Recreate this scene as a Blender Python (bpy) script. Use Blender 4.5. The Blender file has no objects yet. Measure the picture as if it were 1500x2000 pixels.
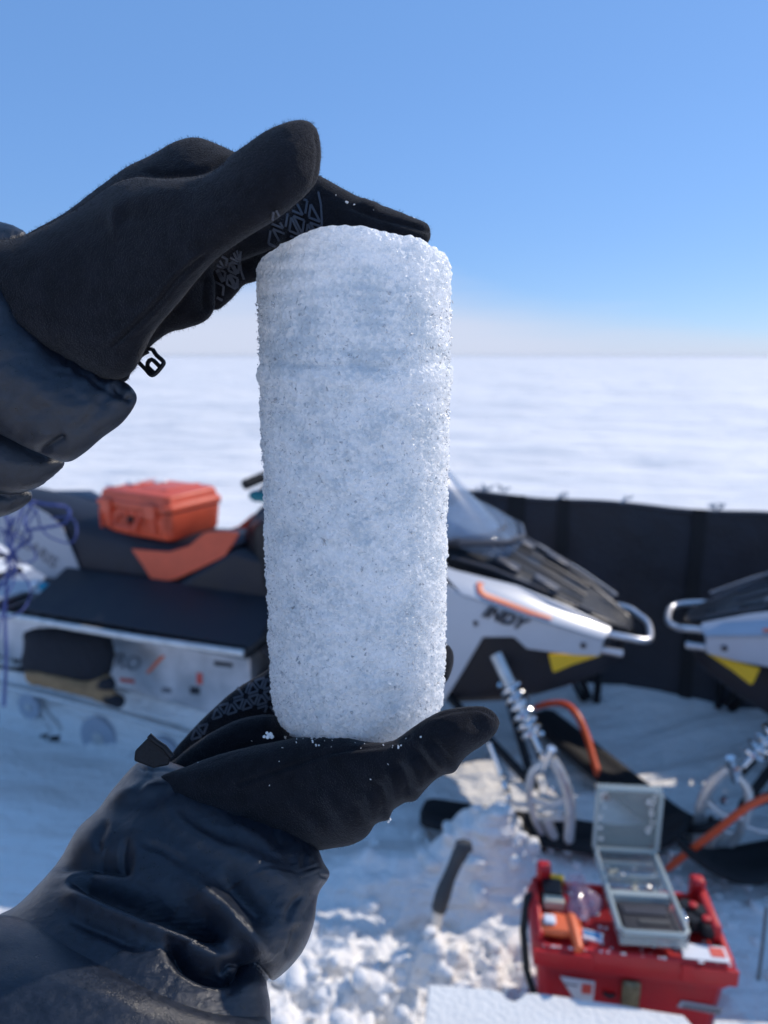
import bpy, bmesh, math, random
import numpy as np
from mathutils import Vector, Matrix
from mathutils.bvhtree import BVHTree

rad = math.radians
random.seed(7)
RNG = np.random.default_rng(11)
scn = bpy.context.scene
COL = scn.collection

# ------------------------------------------------------------------ camera
FPX = 1387.0
CAM_H = 1.31
PITCH = rad(12.4)
cam_d = bpy.data.cameras.new('camera')
cam = bpy.data.objects.new('camera', cam_d)
COL.objects.link(cam)
cam.location = (0, 0, CAM_H)
cam.rotation_euler = (math.pi / 2 - PITCH, 0, 0)
cam_d.sensor_fit = 'VERTICAL'
cam_d.sensor_height = 36.0
cam_d.lens = FPX / 2000 * 36.0
cam_d.clip_start = 0.02
cam_d.clip_end = 20000
cam_d.dof.use_dof = True
cam_d.dof.focus_distance = 0.318
cam_d.dof.aperture_fstop = 7.6
scn.camera = cam

# ------------------------------------------------------------------ sun + sky
SUN_AZ, SUN_EL = rad(57), rad(38.5)
world = bpy.data.worlds.new('World')
scn.world = world
world.use_nodes = True
wn, wl = world.node_tree.nodes, world.node_tree.links
wn.clear()
w_out = wn.new('ShaderNodeOutputWorld')
w_bg = wn.new('ShaderNodeBackground')
w_bg.inputs['Strength'].default_value = 0.149
sky = wn.new('ShaderNodeTexSky')
sky.sky_type = 'NISHITA'
sky.sun_disc = False
sky.sun_elevation = SUN_EL
sky.sun_rotation = SUN_AZ
sky.altitude = 1500
sky.air_density = 1.0
sky.dust_density = 0.35
sky.ozone_density = 3.2
tc = wn.new('ShaderNodeTexCoord')
sep = wn.new('ShaderNodeSeparateXYZ')
wl.new(tc.outputs['Generated'], sep.inputs[0])


def wmath(op, a, b=None, c=None, clamp=False):
    n = wn.new('ShaderNodeMath')
    n.operation = op
    n.use_clamp = clamp
    for i, v in enumerate((a, b, c)):
        if v is None:
            continue
        if isinstance(v, (int, float)):
            n.inputs[i].default_value = v
        else:
            wl.new(v, n.inputs[i])
    return n.outputs[0]


# thin ice-haze cloud lying low over the horizon, thicker towards the left, stretched noise
mp = wn.new('ShaderNodeMapping')
mp.inputs['Scale'].default_value = (1.3, 1.3, 16.0)
wl.new(tc.outputs['Generated'], mp.inputs[0])
cn = wn.new('ShaderNodeTexNoise')
cn.inputs['Scale'].default_value = 2.2
cn.inputs['Detail'].default_value = 4.0
cn.inputs['Roughness'].default_value = 0.5
wl.new(mp.outputs[0], cn.inputs['Vector'])
top = wmath('MINIMUM', wmath('ADD', wmath('MULTIPLY', sep.outputs['X'], -0.20), 0.130), 0.122)      # band top falls to the right
top = wmath('ADD', top, wmath('MULTIPLY', wmath('SUBTRACT', cn.outputs[0], 0.5), 0.075))
top = wmath('MAXIMUM', top, 0.018)
edge = wmath('DIVIDE', wmath('SUBTRACT', top, sep.outputs['Z']), 0.075)
band = wmath('SMOOTH_MIN', wmath('MAXIMUM', edge, 0.0), 1.0, 0.4, clamp=True)
band = wmath('MULTIPLY', band, 0.92)
mixc = wn.new('ShaderNodeMix')
mixc.data_type = 'RGBA'
wl.new(band, mixc.inputs[0])
wl.new(mixc.outputs[2], w_bg.inputs['Color'])
tint = wn.new('ShaderNodeMix')
tint.data_type = 'RGBA'
tint.blend_type = 'MULTIPLY'
tint.inputs[0].default_value = 1.0
tint.inputs[7].default_value = (0.90, 0.95, 1.0, 1)
wl.new(sky.outputs[0], tint.inputs[6])
grad = wn.new('ShaderNodeValToRGB')
grad.color_ramp.interpolation = 'EASE'
ge = grad.color_ramp.elements
ge[0].position = 0.0
ge[0].color = (0.80, 0.80, 0.85, 1)
ge[1].position = 0.75
ge[1].color = (1.0, 1.0, 1.0, 1)
gk = grad.color_ramp.elements.new(0.28)
gk.color = (0.90, 0.90, 0.94, 1)
wl.new(sep.outputs['Z'], grad.inputs[0])
gm = wn.new('ShaderNodeMix')
gm.data_type = 'RGBA'
gm.blend_type = 'MULTIPLY'
gm.inputs[0].default_value = 1.0
even = wn.new('ShaderNodeMix')      # thin high-latitude air: a more even blue than the model's
even.data_type = 'RGBA'
even.inputs[0].default_value = 0.6
even.inputs[7].default_value = (0.87, 2.06, 4.35, 1)
wl.new(tint.outputs[2], even.inputs[6])
wl.new(even.outputs[2], gm.inputs[6])
wl.new(grad.outputs[0], gm.inputs[7])
wl.new(gm.outputs[2], mixc.inputs[6])
mixc.inputs[7].default_value = (3.55, 3.85, 4.75, 1)
wl.new(w_bg.outputs[0], w_out.inputs[0])

sun_d = bpy.data.lights.new('sun', 'SUN')
sun_d.energy = 2.75
sun_d.angle = rad(0.53)
sun_d.color = (1.0, 0.905, 0.80)
sun = bpy.data.objects.new('sun', sun_d)
COL.objects.link(sun)
SUNV = Vector((math.sin(SUN_AZ) * math.cos(SUN_EL), math.cos(SUN_AZ) * math.cos(SUN_EL), math.sin(SUN_EL)))
sun.rotation_euler = SUNV.to_track_quat('Z', 'Y').to_euler()
sun.location = (3, 3, 4)

scn.view_settings.view_transform = 'Standard'
scn.view_settings.look = 'None'
scn.view_settings.gamma = 1
scn.view_settings.use_curve_mapping = False
scn.view_settings.exposure = 0.35
scn.render.film_transparent = False
scn.cycles.max_bounces = 8
scn.cycles.transparent_max_bounces = 12
scn.cycles.use_denoising = True

# ------------------------------------------------------------------ pixel <-> place helpers
CP, SP = math.cos(PITCH), math.sin(PITCH)
CAM = np.array([0.0, 0.0, CAM_H])


def rays(px, py):
    px = np.asarray(px, float)
    py = np.asarray(py, float)
    a = (px - 750) / FPX
    b = -(py - 1000) / FPX
    return np.stack([a, CP + b * SP, -SP + b * CP], -1)


def at(px, py, z):
    """point seen at a place of the photograph, at camera depth z metres"""
    return CAM + rays(px, py) * np.asarray(z, float)[..., None]


def on_z(px, py, z):
    r = rays(px, py)
    return CAM + r * ((z - CAM_H) / r[2])


def project(p):
    d = np.asarray(p, float) - CAM
    z = d[..., 1] * CP - d[..., 2] * SP
    u = d[..., 1] * SP + d[..., 2] * CP
    return 750 + FPX * d[..., 0] / z, 1000 - FPX * u / z, z


# ------------------------------------------------------------------ numpy noise
def _h(ix, iy, iz, s):
    ix = ix.astype(np.uint32); iy = iy.astype(np.uint32); iz = iz.astype(np.uint32)
    h = ix * np.uint32(374761393) + iy * np.uint32(668265263) + iz * np.uint32(2147483647) + np.uint32((s * 974634777) & 0xffffffff)
    h = (h ^ (h >> np.uint32(13))) * np.uint32(1274126177)
    h = (h ^ (h >> np.uint32(16))) * np.uint32(2246822519)
    return ((h ^ (h >> np.uint32(15))) & np.uint32(0xffffff)).astype(np.float64) / 16777215.0


def vnoise(p, s=0):
    """value noise, -1..1; p (...,3)"""
    f = np.floor(p)
    t = p - f
    t = t * t * t * (t * (t * 6 - 15) + 10)
    i = f.astype(np.int64)
    r = 0
    for dx in (0, 1):
        wx = t[..., 0] if dx else 1 - t[..., 0]
        for dy in (0, 1):
            wy = t[..., 1] if dy else 1 - t[..., 1]
            for dz in (0, 1):
                wz = t[..., 2] if dz else 1 - t[..., 2]
                r = r + wx * wy * wz * _h(i[..., 0] + dx, i[..., 1] + dy, i[..., 2] + dz, s)
    return r * 2 - 1


def fbm(p, o=4, s=0, g=0.5):
    a, r, n = 1.0, 0, 0
    p = np.array(p, float)
    for k in range(o):
        r = r + a * vnoise(p + 17.3 * k, s + k)
        n += a
        a *= g
        p = p * 2.03
    return r / n


def worley(p, s=0):
    """distance to the nearest feature point and that cell's random value"""
    f = np.floor(p).astype(np.int64)
    best = np.full(p.shape[:-1], 9.0)
    val = np.zeros(p.shape[:-1])
    for dx in (-1, 0, 1):
        for dy in (-1, 0, 1):
            for dz in (-1, 0, 1):
                c = (f[..., 0] + dx, f[..., 1] + dy, f[..., 2] + dz)
                d = (c[0] + _h(*c, s) - p[..., 0]) ** 2 + (c[1] + _h(*c, s + 1) - p[..., 1]) ** 2 + (c[2] + _h(*c, s + 2) - p[..., 2]) ** 2
                m = d < best
                best = np.where(m, d, best)
                val = np.where(m, _h(*c, s + 3), val)
    return np.sqrt(best), val


def sstep(a, b, x):
    t = np.clip((x - a) / (b - a), 0, 1)
    return t * t * (3 - 2 * t)


# ------------------------------------------------------------------ materials
MATS = {}


def mat(name, base, rough=0.5, metal=0.0, spec=0.5, sheen=0.0, coat=0.0, sss=0.0, sssr=(1, 1, 1), sscale=0.01, trans=0.0, ior=1.45,
        alpha=1.0, var=0.0, vscale=20.0, bump=0.0, bscale=200.0, bdetail=3.0, rvar=0.0, base2=None, thick=None, coords='Object'):
    m = bpy.data.materials.new(name)
    m.use_nodes = True
    nt = m.node_tree
    b = nt.nodes['Principled BSDF']
    b.inputs['Base Color'].default_value = (*base, 1)
    b.inputs['Roughness'].default_value = rough
    b.inputs['Metallic'].default_value = metal
    b.inputs['Specular IOR Level'].default_value = spec
    b.inputs['IOR'].default_value = ior
    b.inputs['Alpha'].default_value = alpha
    b.inputs['Transmission Weight'].default_value = trans
    b.inputs['Coat Weight'].default_value = coat
    b.inputs['Coat Roughness'].default_value = 0.08
    b.inputs['Sheen Weight'].default_value = sheen
    b.inputs['Sheen Roughness'].default_value = 0.4
    b.inputs['Subsurface Weight'].default_value = sss
    b.inputs['Subsurface Radius'].default_value = sssr
    b.inputs['Subsurface Scale'].default_value = sscale
    t = nt.nodes.new('ShaderNodeTexCoord')
    if var > 0 or rvar > 0:
        n = nt.nodes.new('ShaderNodeTexNoise')
        n.inputs['Scale'].default_value = vscale
        n.inputs['Detail'].default_value = 5
        n.inputs['Roughness'].default_value = 0.6
        nt.links.new(t.outputs[coords], n.inputs['Vector'])
        if var > 0:
            r = nt.nodes.new('ShaderNodeMix')
            r.data_type = 'RGBA'
            mr = nt.nodes.new('ShaderNodeMapRange')
            mr.inputs[1].default_value = 0.35
            mr.inputs[2].default_value = 0.65
            nt.links.new(n.outputs[0], mr.inputs[0])
            nt.links.new(mr.outputs[0], r.inputs[0])
            b2 = base2 if base2 else tuple(min(1, c * (1 + var)) for c in base)
            b1 = base if base2 else tuple(c * (1 - var) for c in base)
            r.inputs[6].default_value = (*b1, 1)
            r.inputs[7].default_value = (*b2, 1)
            nt.links.new(r.outputs[2], b.inputs['Base Color'])
        if rvar > 0:
            mr2 = nt.nodes.new('ShaderNodeMapRange')
            mr2.inputs[1].default_value = 0.3
            mr2.inputs[2].default_value = 0.7
            mr2.inputs[3].default_value = max(0.02, rough - rvar)
            mr2.inputs[4].default_value = min(1, rough + rvar)
            nt.links.new(n.outputs[0], mr2.inputs[0])
            nt.links.new(mr2.outputs[0], b.inputs['Roughness'])
    if bump > 0:
        n = nt.nodes.new('ShaderNodeTexNoise')
        n.inputs['Scale'].default_value = bscale
        n.inputs['Detail'].default_value = bdetail
        nt.links.new(t.outputs[coords], n.inputs['Vector'])
        bp = nt.nodes.new('ShaderNodeBump')
        bp.inputs['Strength'].default_value = bump
        bp.inputs['Distance'].default_value = 1.0 / bscale
        nt.links.new(n.outputs[0], bp.inputs['Height'])
        nt.links.new(bp.outputs[0], b.inputs['Normal'])
    MATS[name] = m
    return m


def weave(m, sx, sy, strength, dist):
    """fine woven / ribbed relief along the sheet's own uv"""
    nt = m.node_tree
    b = nt.nodes['Principled BSDF']
    t = nt.nodes.new('ShaderNodeTexCoord')
    hs = []
    for ang, sc in ((0, sx), (90, sy)):
        if sc <= 0:
            continue
        mp_ = nt.nodes.new('ShaderNodeMapping')
        mp_.inputs['Rotation'].default_value = (0, 0, rad(ang + 28))
        nt.links.new(t.outputs['UV'], mp_.inputs[0])
        w = nt.nodes.new('ShaderNodeTexWave')
        w.inputs['Scale'].default_value = sc
        w.inputs['Distortion'].default_value = 0.6
        nt.links.new(mp_.outputs[0], w.inputs[0])
        hs.append(w.outputs['Fac'])
    h = hs[0]
    if len(hs) == 2:
        a = nt.nodes.new('ShaderNodeMath')
        a.operation = 'MAXIMUM'
        nt.links.new(hs[0], a.inputs[0])
        nt.links.new(hs[1], a.inputs[1])
        h = a.outputs[0]
    bp = nt.nodes.new('ShaderNodeBump')
    bp.inputs['Strength'].default_value = strength
    bp.inputs['Distance'].default_value = dist
    nt.links.new(h, bp.inputs['Height'])
    prev = b.inputs['Normal'].links
    if prev:
        nt.links.new(prev[0].from_socket, bp.inputs['Normal'])
    nt.links.new(bp.outputs[0], b.inputs['Normal'])


SNOW = mat('snow', (0.87, 0.845, 0.81), rough=0.62, spec=0.3, var=0.05, vscale=1.7, bump=0.55, bscale=38, bdetail=8,
           base2=(0.91, 0.885, 0.85), coords='Object')
SNOW2 = mat('snow_chunk', (0.88, 0.855, 0.82), rough=0.6, spec=0.3, bump=0.5, bscale=120, bdetail=5)
JACKET = mat('jacket_nylon', (0.010, 0.014, 0.024), rough=0.34, spec=0.8, sheen=0.03, var=0.3, vscale=400, rvar=0.08, bump=0.22, bscale=1300)
weave(JACKET, 13, 13, 0.35, 0.0004)
FLEECE = mat('glove_fleece', (0.0125, 0.0125, 0.0160), rough=0.92, spec=0.15, sheen=0.16, var=0.25, vscale=160, bump=0.8, bscale=1500, bdetail=2)
weave(FLEECE, 15, 0, 0.45, 0.0006)
GRIP = mat('grip_silicone', (0.060, 0.064, 0.080), rough=0.5, spec=0.5)
GRIPBASE = mat('grip_fabric', (0.006, 0.006, 0.009), rough=0.9, spec=0.2)
WEB = mat('webbing_black', (0.012, 0.012, 0.014), rough=0.7, bump=0.4, bscale=700)
BPLAST = mat('black_plastic', (0.010, 0.011, 0.014), rough=0.36, spec=0.3, var=0.2, vscale=14, rvar=0.1, bump=0.12, bscale=500)
BSATIN = mat('dark_body_plastic', (0.013, 0.014, 0.022), rough=0.5, spec=0.5, var=0.25, vscale=9, rvar=0.12)
VINYL = mat('seat_vinyl', (0.015, 0.016, 0.026), rough=0.55, spec=0.45, bump=0.35, bscale=600, var=0.15, vscale=20)
ORANGE = mat('orange_plastic', (0.72, 0.105, 0.045), rough=0.42, spec=0.5, var=0.08, vscale=12, bump=0.1, bscale=500)
ORANGE2 = mat('orange_tube', (0.70, 0.085, 0.02), rough=0.38, spec=0.5)
WHITEP = mat('white_grey_panel', (0.50, 0.52, 0.56), rough=0.3, spec=0.5, coat=0.3, var=0.04, vscale=8)
GREYP = mat('light_grey_panel', (0.42, 0.45, 0.51), rough=0.33, spec=0.5, coat=0.4, var=0.05, vscale=8)
SEATW = mat('seat_white', (0.40, 0.41, 0.45), rough=0.5, spec=0.4)
DGREY = mat('dark_grey_trim', (0.055, 0.052, 0.06), rough=0.35, spec=0.5)
ALU = mat('aluminium', (0.66, 0.65, 0.63), rough=0.38, metal=0.55, var=0.12, vscale=30, rvar=0.1)
ALUS = mat('tunnel_metal', (0.60, 0.59, 0.60), rough=0.42, metal=0.6, var=0.2, vscale=7, rvar=0.15)
CHROME = mat('chrome', (0.8, 0.8, 0.8), rough=0.14, metal=1.0)
BUMPER = mat('bumper_silver', (0.66, 0.66, 0.68), rough=0.3, metal=0.75)
RUBBER = mat('rubber', (0.010, 0.010, 0.012), rough=0.75, bump=0.3, bscale=150)
YELLOW = mat('yellow_reflector', (0.86, 0.52, 0.01), rough=0.35, spec=0.5)
INK = mat('black_ink', (0.02, 0.022, 0.03), rough=0.5)
GREYINK = mat('grey_ink', (0.16, 0.16, 0.18), rough=0.5)
REDINK = mat('red_ink', (0.75, 0.10, 0.07), rough=0.5)
ORINK = mat('orange_ink', (0.85, 0.16, 0.05), rough=0.4)
BLUEINK = mat('blue_ink', (0.05, 0.22, 0.45), rough=0.5)
WHITES = mat('white_sticker', (0.78, 0.78, 0.80), rough=0.45)
TEAL = mat('teal_plastic', (0.004, 0.17, 0.21), rough=0.45)
TEAL2 = mat('teal_cloth', (0.03, 0.30, 0.42), rough=0.7)
SHIELD = mat('windshield_plastic', (0.35, 0.45, 0.6), rough=0.1, alpha=0.30, spec=0.6)
RED = mat('red_toolbox_plastic', (0.52, 0.016, 0.020), rough=0.38, spec=0.5, var=0.12, vscale=10, rvar=0.1, bump=0.12, bscale=350)
CLEAR = mat('clear_case_plastic', (0.45, 0.52, 0.52), rough=0.12, spec=0.7, alpha=0.34)
CLEARF = mat('clear_case_rim', (0.50, 0.56, 0.54), rough=0.2, spec=0.7, alpha=0.72)
BRASS = mat('tarnished_latch', (0.30, 0.25, 0.14), rough=0.45, metal=0.5, var=0.4, vscale=60)
FABRIC = mat('windbreak_fabric', (0.026, 0.027, 0.036), rough=0.5, spec=0.5, var=0.3, vscale=4, bump=0.4, bscale=60, rvar=0.1)
FOAM = mat('white_foam', (0.80, 0.80, 0.77), rough=0.75, spec=0.2, var=0.05, vscale=5, bump=0.4, bscale=90)
ROPE = mat('blue_cord', (0.05, 0.075, 0.26), rough=0.6, alpha=0.8, bump=0.4, bscale=500)
TAN = mat('tan_leather', (0.32, 0.20, 0.10), rough=0.75, var=0.2, vscale=40)
MITT = mat('dark_mitt_cloth', (0.018, 0.020, 0.028), rough=0.8, bump=0.5, bscale=120)
GREYGRIP = mat('grey_rubber_grip', (0.055, 0.058, 0.062), rough=0.6, bump=0.3, bscale=300)
WOODY = mat('weathered_stick', (0.20, 0.18, 0.16), rough=0.8)
TUFT = mat('pale_cord', (0.42, 0.46, 0.50), rough=0.7)
BEIGE = mat('beige_plastic', (0.55, 0.50, 0.38), rough=0.5)
SKIN = mat('face_skin', (0.45, 0.27, 0.20), rough=0.5, sss=0.1, sscale=0.01)
PANTS = mat('black_trousers', (0.012, 0.013, 0.017), rough=0.7, bump=0.3, bscale=60)
REDCAP = MATS['red_ink']


# far snow: wind-packed sastrugi relief takes over from geometry with distance
def snow_relief():
    nt = SNOW.node_tree
    b = nt.nodes['Principled BSDF']
    t = nt.nodes.new('ShaderNodeTexCoord')
    m1 = nt.nodes.new('ShaderNodeMapping')
    m1.inputs['Rotation'].default_value = (0, 0, rad(-12))
    m1.inputs['Scale'].default_value = (0.12, 0.42, 1)
    nt.links.new(t.outputs['Object'], m1.inputs[0])
    n1 = nt.nodes.new('ShaderNodeTexNoise')
    n1.inputs['Scale'].default_value = 1.0
    n1.inputs['Detail'].default_value = 7
    n1.inputs['Roughness'].default_value = 0.55
    nt.links.new(m1.outputs[0], n1.inputs['Vector'])
    bp = nt.nodes.new('ShaderNodeBump')
    bp.inputs['Strength'].default_value = 0.8
    bp.inputs['Distance'].default_value = 0.9
    nt.links.new(n1.outputs[0], bp.inputs['Height'])
    nt.links.new(b.inputs['Normal'].links[0].from_socket, bp.inputs['Normal'])
    nt.links.new(bp.outputs[0], b.inputs['Normal'])


snow_relief()


def ice_material():
    m = mat('firn_ice', (0.9, 0.94, 0.97), rough=0.34, spec=0.6, sss=0.72, sssr=(0.95, 0.97, 1.0), sscale=0.05, ior=1.31)
    nt = m.node_tree
    b = nt.nodes['Principled BSDF']
    t = nt.nodes.new('ShaderNodeTexCoord')
    # clear and frosty zones
    n = nt.nodes.new('ShaderNodeTexNoise')
    n.inputs['Scale'].default_value = 46
    n.inputs['Detail'].default_value = 7
    n.inputs['Roughness'].default_value = 0.66
    mp_ = nt.nodes.new('ShaderNodeMapping')
    mp_.inputs['Scale'].default_value = (1, 1, 1.25)
    nt.links.new(t.outputs['Object'], mp_.inputs[0])
    nt.links.new(mp_.outputs[0], n.inputs['Vector'])
    v = nt.nodes.new('ShaderNodeTexVoronoi')
    v.inputs['Scale'].default_value = 620
    v.feature = 'F1'
    nt.links.new(t.outputs['Object'], v.inputs['Vector'])
    hs = nt.nodes.new('ShaderNodeSeparateColor')
    nt.links.new(v.outputs['Color'], hs.inputs[0])
    add = nt.nodes.new('ShaderNodeMath')
    add.operation = 'MULTIPLY_ADD'
    add.inputs[1].default_value = 0.19
    nt.links.new(hs.outputs[0], add.inputs[0])
    nt.links.new(n.outputs[0], add.inputs[2])
    # icier, clearer and thinly layered above the seam
    sz = nt.nodes.new('ShaderNodeSeparateXYZ')
    nt.links.new(t.outputs['Object'], sz.inputs[0])
    up = nt.nodes.new('ShaderNodeMapRange')
    up.inputs[1].default_value = 1.300
    up.inputs[2].default_value = 1.308
    nt.links.new(sz.outputs['Z'], up.inputs[0])
    m3 = nt.nodes.new('ShaderNodeMapping')
    m3.inputs['Scale'].default_value = (28, 28, 190)
    nt.links.new(t.outputs['Object'], m3.inputs[0])
    n3 = nt.nodes.new('ShaderNodeTexNoise')
    n3.inputs['Scale'].default_value = 1.0
    n3.inputs['Detail'].default_value = 6
    nt.links.new(m3.outputs[0], n3.inputs['Vector'])
    ly = nt.nodes.new('ShaderNodeMath')
    ly.operation = 'MULTIPLY_ADD'
    ly.inputs[1].default_value = 0.8
    ly.inputs[2].default_value = -0.46
    nt.links.new(n3.outputs[0], ly.inputs[0])
    lm = nt.nodes.new('ShaderNodeMath')
    lm.operation = 'MULTIPLY'
    nt.links.new(ly.outputs[0], lm.inputs[0])
    nt.links.new(up.outputs[0], lm.inputs[1])
    add2 = nt.nodes.new('ShaderNodeMath')
    nt.links.new(add.outputs[0], add2.inputs[0])
    nt.links.new(lm.outputs[0], add2.inputs[1])
    add = add2
    cr = nt.nodes.new('ShaderNodeValToRGB')
    e = cr.color_ramp.elements
    e[0].position = 0.42
    e[0].color = (0.68, 0.715, 0.735, 1)
    e[1].position = 0.76
    e[1].color = (0.98, 0.97, 0.95, 1)
    k = cr.color_ramp.elements.new(0.60)
    k.color = (0.875, 0.875, 0.865, 1)
    nt.links.new(add.outputs[0], cr.inputs[0])
    nt.links.new(cr.outputs[0], b.inputs['Base Color'])
    rr = nt.nodes.new('ShaderNodeMapRange')
    rr.inputs[3].default_value = 0.10
    rr.inputs[4].default_value = 0.60
    nt.links.new(hs.outputs[1], rr.inputs[0])
    nt.links.new(rr.outputs[0], b.inputs['Roughness'])
    # crystal facets
    bp = nt.nodes.new('ShaderNodeBump')
    bp.inputs['Strength'].default_value = 0.75
    bp.inputs['Distance'].default_value = 0.0012
    nt.links.new(v.outputs['Distance'], bp.inputs['Height'])
    v2 = nt.nodes.new('ShaderNodeTexVoronoi')
    v2.inputs['Scale'].default_value = 1500
    nt.links.new(t.outputs['Object'], v2.inputs['Vector'])
    bp2 = nt.nodes.new('ShaderNodeBump')
    bp2.inputs['Strength'].default_value = 0.5
    bp2.inputs['Distance'].default_value = 0.0006
    nt.links.new(v2.outputs['Distance'], bp2.inputs['Height'])
    nt.links.new(bp.outputs[0], bp2.inputs['Normal'])
    nt.links.new(bp2.outputs[0], b.inputs['Normal'])
    return m


ICE = ice_material()


# ------------------------------------------------------------------ object helpers
def mesh_from(name, verts, faces, smooth=True):
    """verts (n,3) array, faces (m,4) or (m,3) int array or a list of lists"""
    me = bpy.data.meshes.new(name)
    if isinstance(faces, np.ndarray):
        nf, k = faces.shape
        me.vertices.add(len(verts))
        me.vertices.foreach_set('co', np.asarray(verts, np.float32).ravel())
        me.loops.add(nf * k)
        me.loops.foreach_set('vertex_index', faces.astype(np.int32).ravel())
        me.polygons.add(nf)
        me.polygons.foreach_set('loop_start', np.arange(nf, dtype=np.int32) * k)
        me.polygons.foreach_set('loop_total', np.full(nf, k, np.int32))
        me.update(calc_edges=True)
        me.validate()
    else:
        me.from_pydata([tuple(v) for v in verts], [], faces)
        me.update()
    if smooth:
        me.polygons.foreach_set('use_smooth', np.ones(len(me.polygons), bool))
    return me


def link(name, me, m=None, parent=None):
    o = bpy.data.objects.new(name, me)
    COL.objects.link(o)
    if m is not None:
        me.materials.append(m)
    if parent is not None:
        o.parent = parent
    return o


def tag(o, label=None, cat=None, group=None, kind=None):
    for k, v in (('label', label), ('category', cat), ('group', group), ('kind', kind)):
        if v:
            o[k] = v
    return o


def empty(name, loc=(0, 0, 0), rz=0.0, label=None, cat=None, group=None):
    o = bpy.data.objects.new(name, None)
    o.empty_display_size = 0.1
    COL.objects.link(o)
    o.location = loc
    o.rotation_euler = (0, 0, rz)
    return tag(o, label, cat, group)


class MB:
    """collects simple shapes into one mesh"""
    def __init__(s):
        s.v, s.f = [], []

    def add(s, vs, fs):
        n = len(s.v)
        s.v += [tuple(map(float, v)) for v in vs]
        s.f += [[i + n for i in f] for f in fs]
        return s

    def box(s, c, d, rz=0.0, M=None):
        vs = []
        for x in (-.5, .5):
            for y in (-.5, .5):
                for z in (-.5, .5):
                    p = Vector((x * d[0], y * d[1], z * d[2]))
                    p = Matrix.Rotation(rz, 3, 'Z') @ p
                    if M is not None:
                        p = M @ p
                    vs.append(Vector(c) + p)
        return s.add(vs, [[0, 1, 3, 2], [4, 6, 7, 5], [0, 4, 5, 1], [2, 3, 7, 6], [0, 2, 6, 4], [1, 5, 7, 3]])

    def tube(s, pts, r, n=10, closed=False, cap=True, flat=1.0):
        pts = [Vector(p) for p in pts]
        m = len(pts)
        rs = r if isinstance(r, (list, tuple)) else [r] * m
        rings = []
        up = Vector((0, 0, 1))
        prev = None
        for i, p in enumerate(pts):
            a = pts[(i - 1) % m] if (i > 0 or closed) else p
            b = pts[(i + 1) % m] if (i < m - 1 or closed) else p
            t = (b - a).normalized()
            if prev is None:
                u = t.orthogonal().normalized() if abs(t.dot(up)) > .95 else t.cross(up).normalized()
            else:
                u = (prev - t * prev.dot(t)).normalized()
            prev = u
            w = t.cross(u)
            rings.append([p + (u * math.cos(k * 2 * math.pi / n) + w * flat * math.sin(k * 2 * math.pi / n)) * rs[i] for k in range(n)])
        vs = [v for rg in rings for v in rg]
        fs = []
        for i in range(m if closed else m - 1):
            j = (i + 1) % m
            for k in range(n):
                k2 = (k + 1) % n
                fs.append([i * n + k, i * n + k2, j * n + k2, j * n + k])
        if cap and not closed:
            fs.append([k for k in range(n)][::-1])
            fs.append([(m - 1) * n + k for k in range(n)])
        return s.add(vs, fs)

    def plate(s, pts, yf, th, sgn=1):
        """polygon given as (x,z) on the surface y=yf(x,z), thickness th outwards (sgn -1 = towards -y)"""
        n = len(pts)
        a = [(x, yf(x, z), z) for x, z in pts]
        b = [(x, yf(x, z) + sgn * th, z) for x, z in pts]
        fs = [list(range(n)), list(range(n, 2 * n))[::-1]]
        fs += [[i, (i + 1) % n, n + (i + 1) % n, n + i] for i in range(n)]
        return s.add(a + b, fs)

    def prism(s, pts, y0, y1):
        return s.plate(pts, lambda x, z: y0, y1 - y0, 1)

    def loft(s, secs, cap=True):
        """secs: list of equal-length point rings"""
        n = len(secs[0])
        vs = [p for sc in secs for p in sc]
        fs = []
        for i in range(len(secs) - 1):
            for k in range(n):
                k2 = (k + 1) % n
                fs.append([i * n + k, i * n + k2, (i + 1) * n + k2, (i + 1) * n + k])
        if cap:
            fs.append(list(range(n))[::-1])
            fs.append([(len(secs) - 1) * n + k for k in range(n)])
        return s.add(vs, fs)

    def lathe(s, prof, n=20, c=(0, 0, 0), axis='Z'):
        rings = []
        for r, h in prof:
            rg = []
            for k in range(n):
                a = 2 * math.pi * k / n
                p = (r * math.cos(a), r * math.sin(a), h)
                if axis == 'Y':
                    p = (p[0], p[2], p[1])
                elif axis == 'X':
                    p = (p[2], p[0], p[1])
                rg.append((p[0] + c[0], p[1] + c[1], p[2] + c[2]))
            rings.append(rg)
        return s.loft(rings)

    def build(s, name, m, parent=None, bevel=0.0, smooth=True, sub=0, seg=2):
        me = mesh_from(name, s.v, s.f, smooth)
        bm = bmesh.new()
        bm.from_mesh(me)
        bmesh.ops.recalc_face_normals(bm, faces=bm.faces)
        bm.to_mesh(me)
        bm.free()
        o = link(name, me, m, parent)
        if bevel > 0:
            md = o.modifiers.new('bevel', 'BEVEL')
            md.width = bevel
            md.segments = seg
            md.limit_method = 'ANGLE'
            md.angle_limit = rad(35)
        if sub:
            md = o.modifiers.new('sub', 'SUBSURF')
            md.levels = md.render_levels = sub
        if smooth and not sub:
            try:
                me.set_sharp_from_angle(angle=rad(40))
            except Exception:
                pass
        return o


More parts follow.
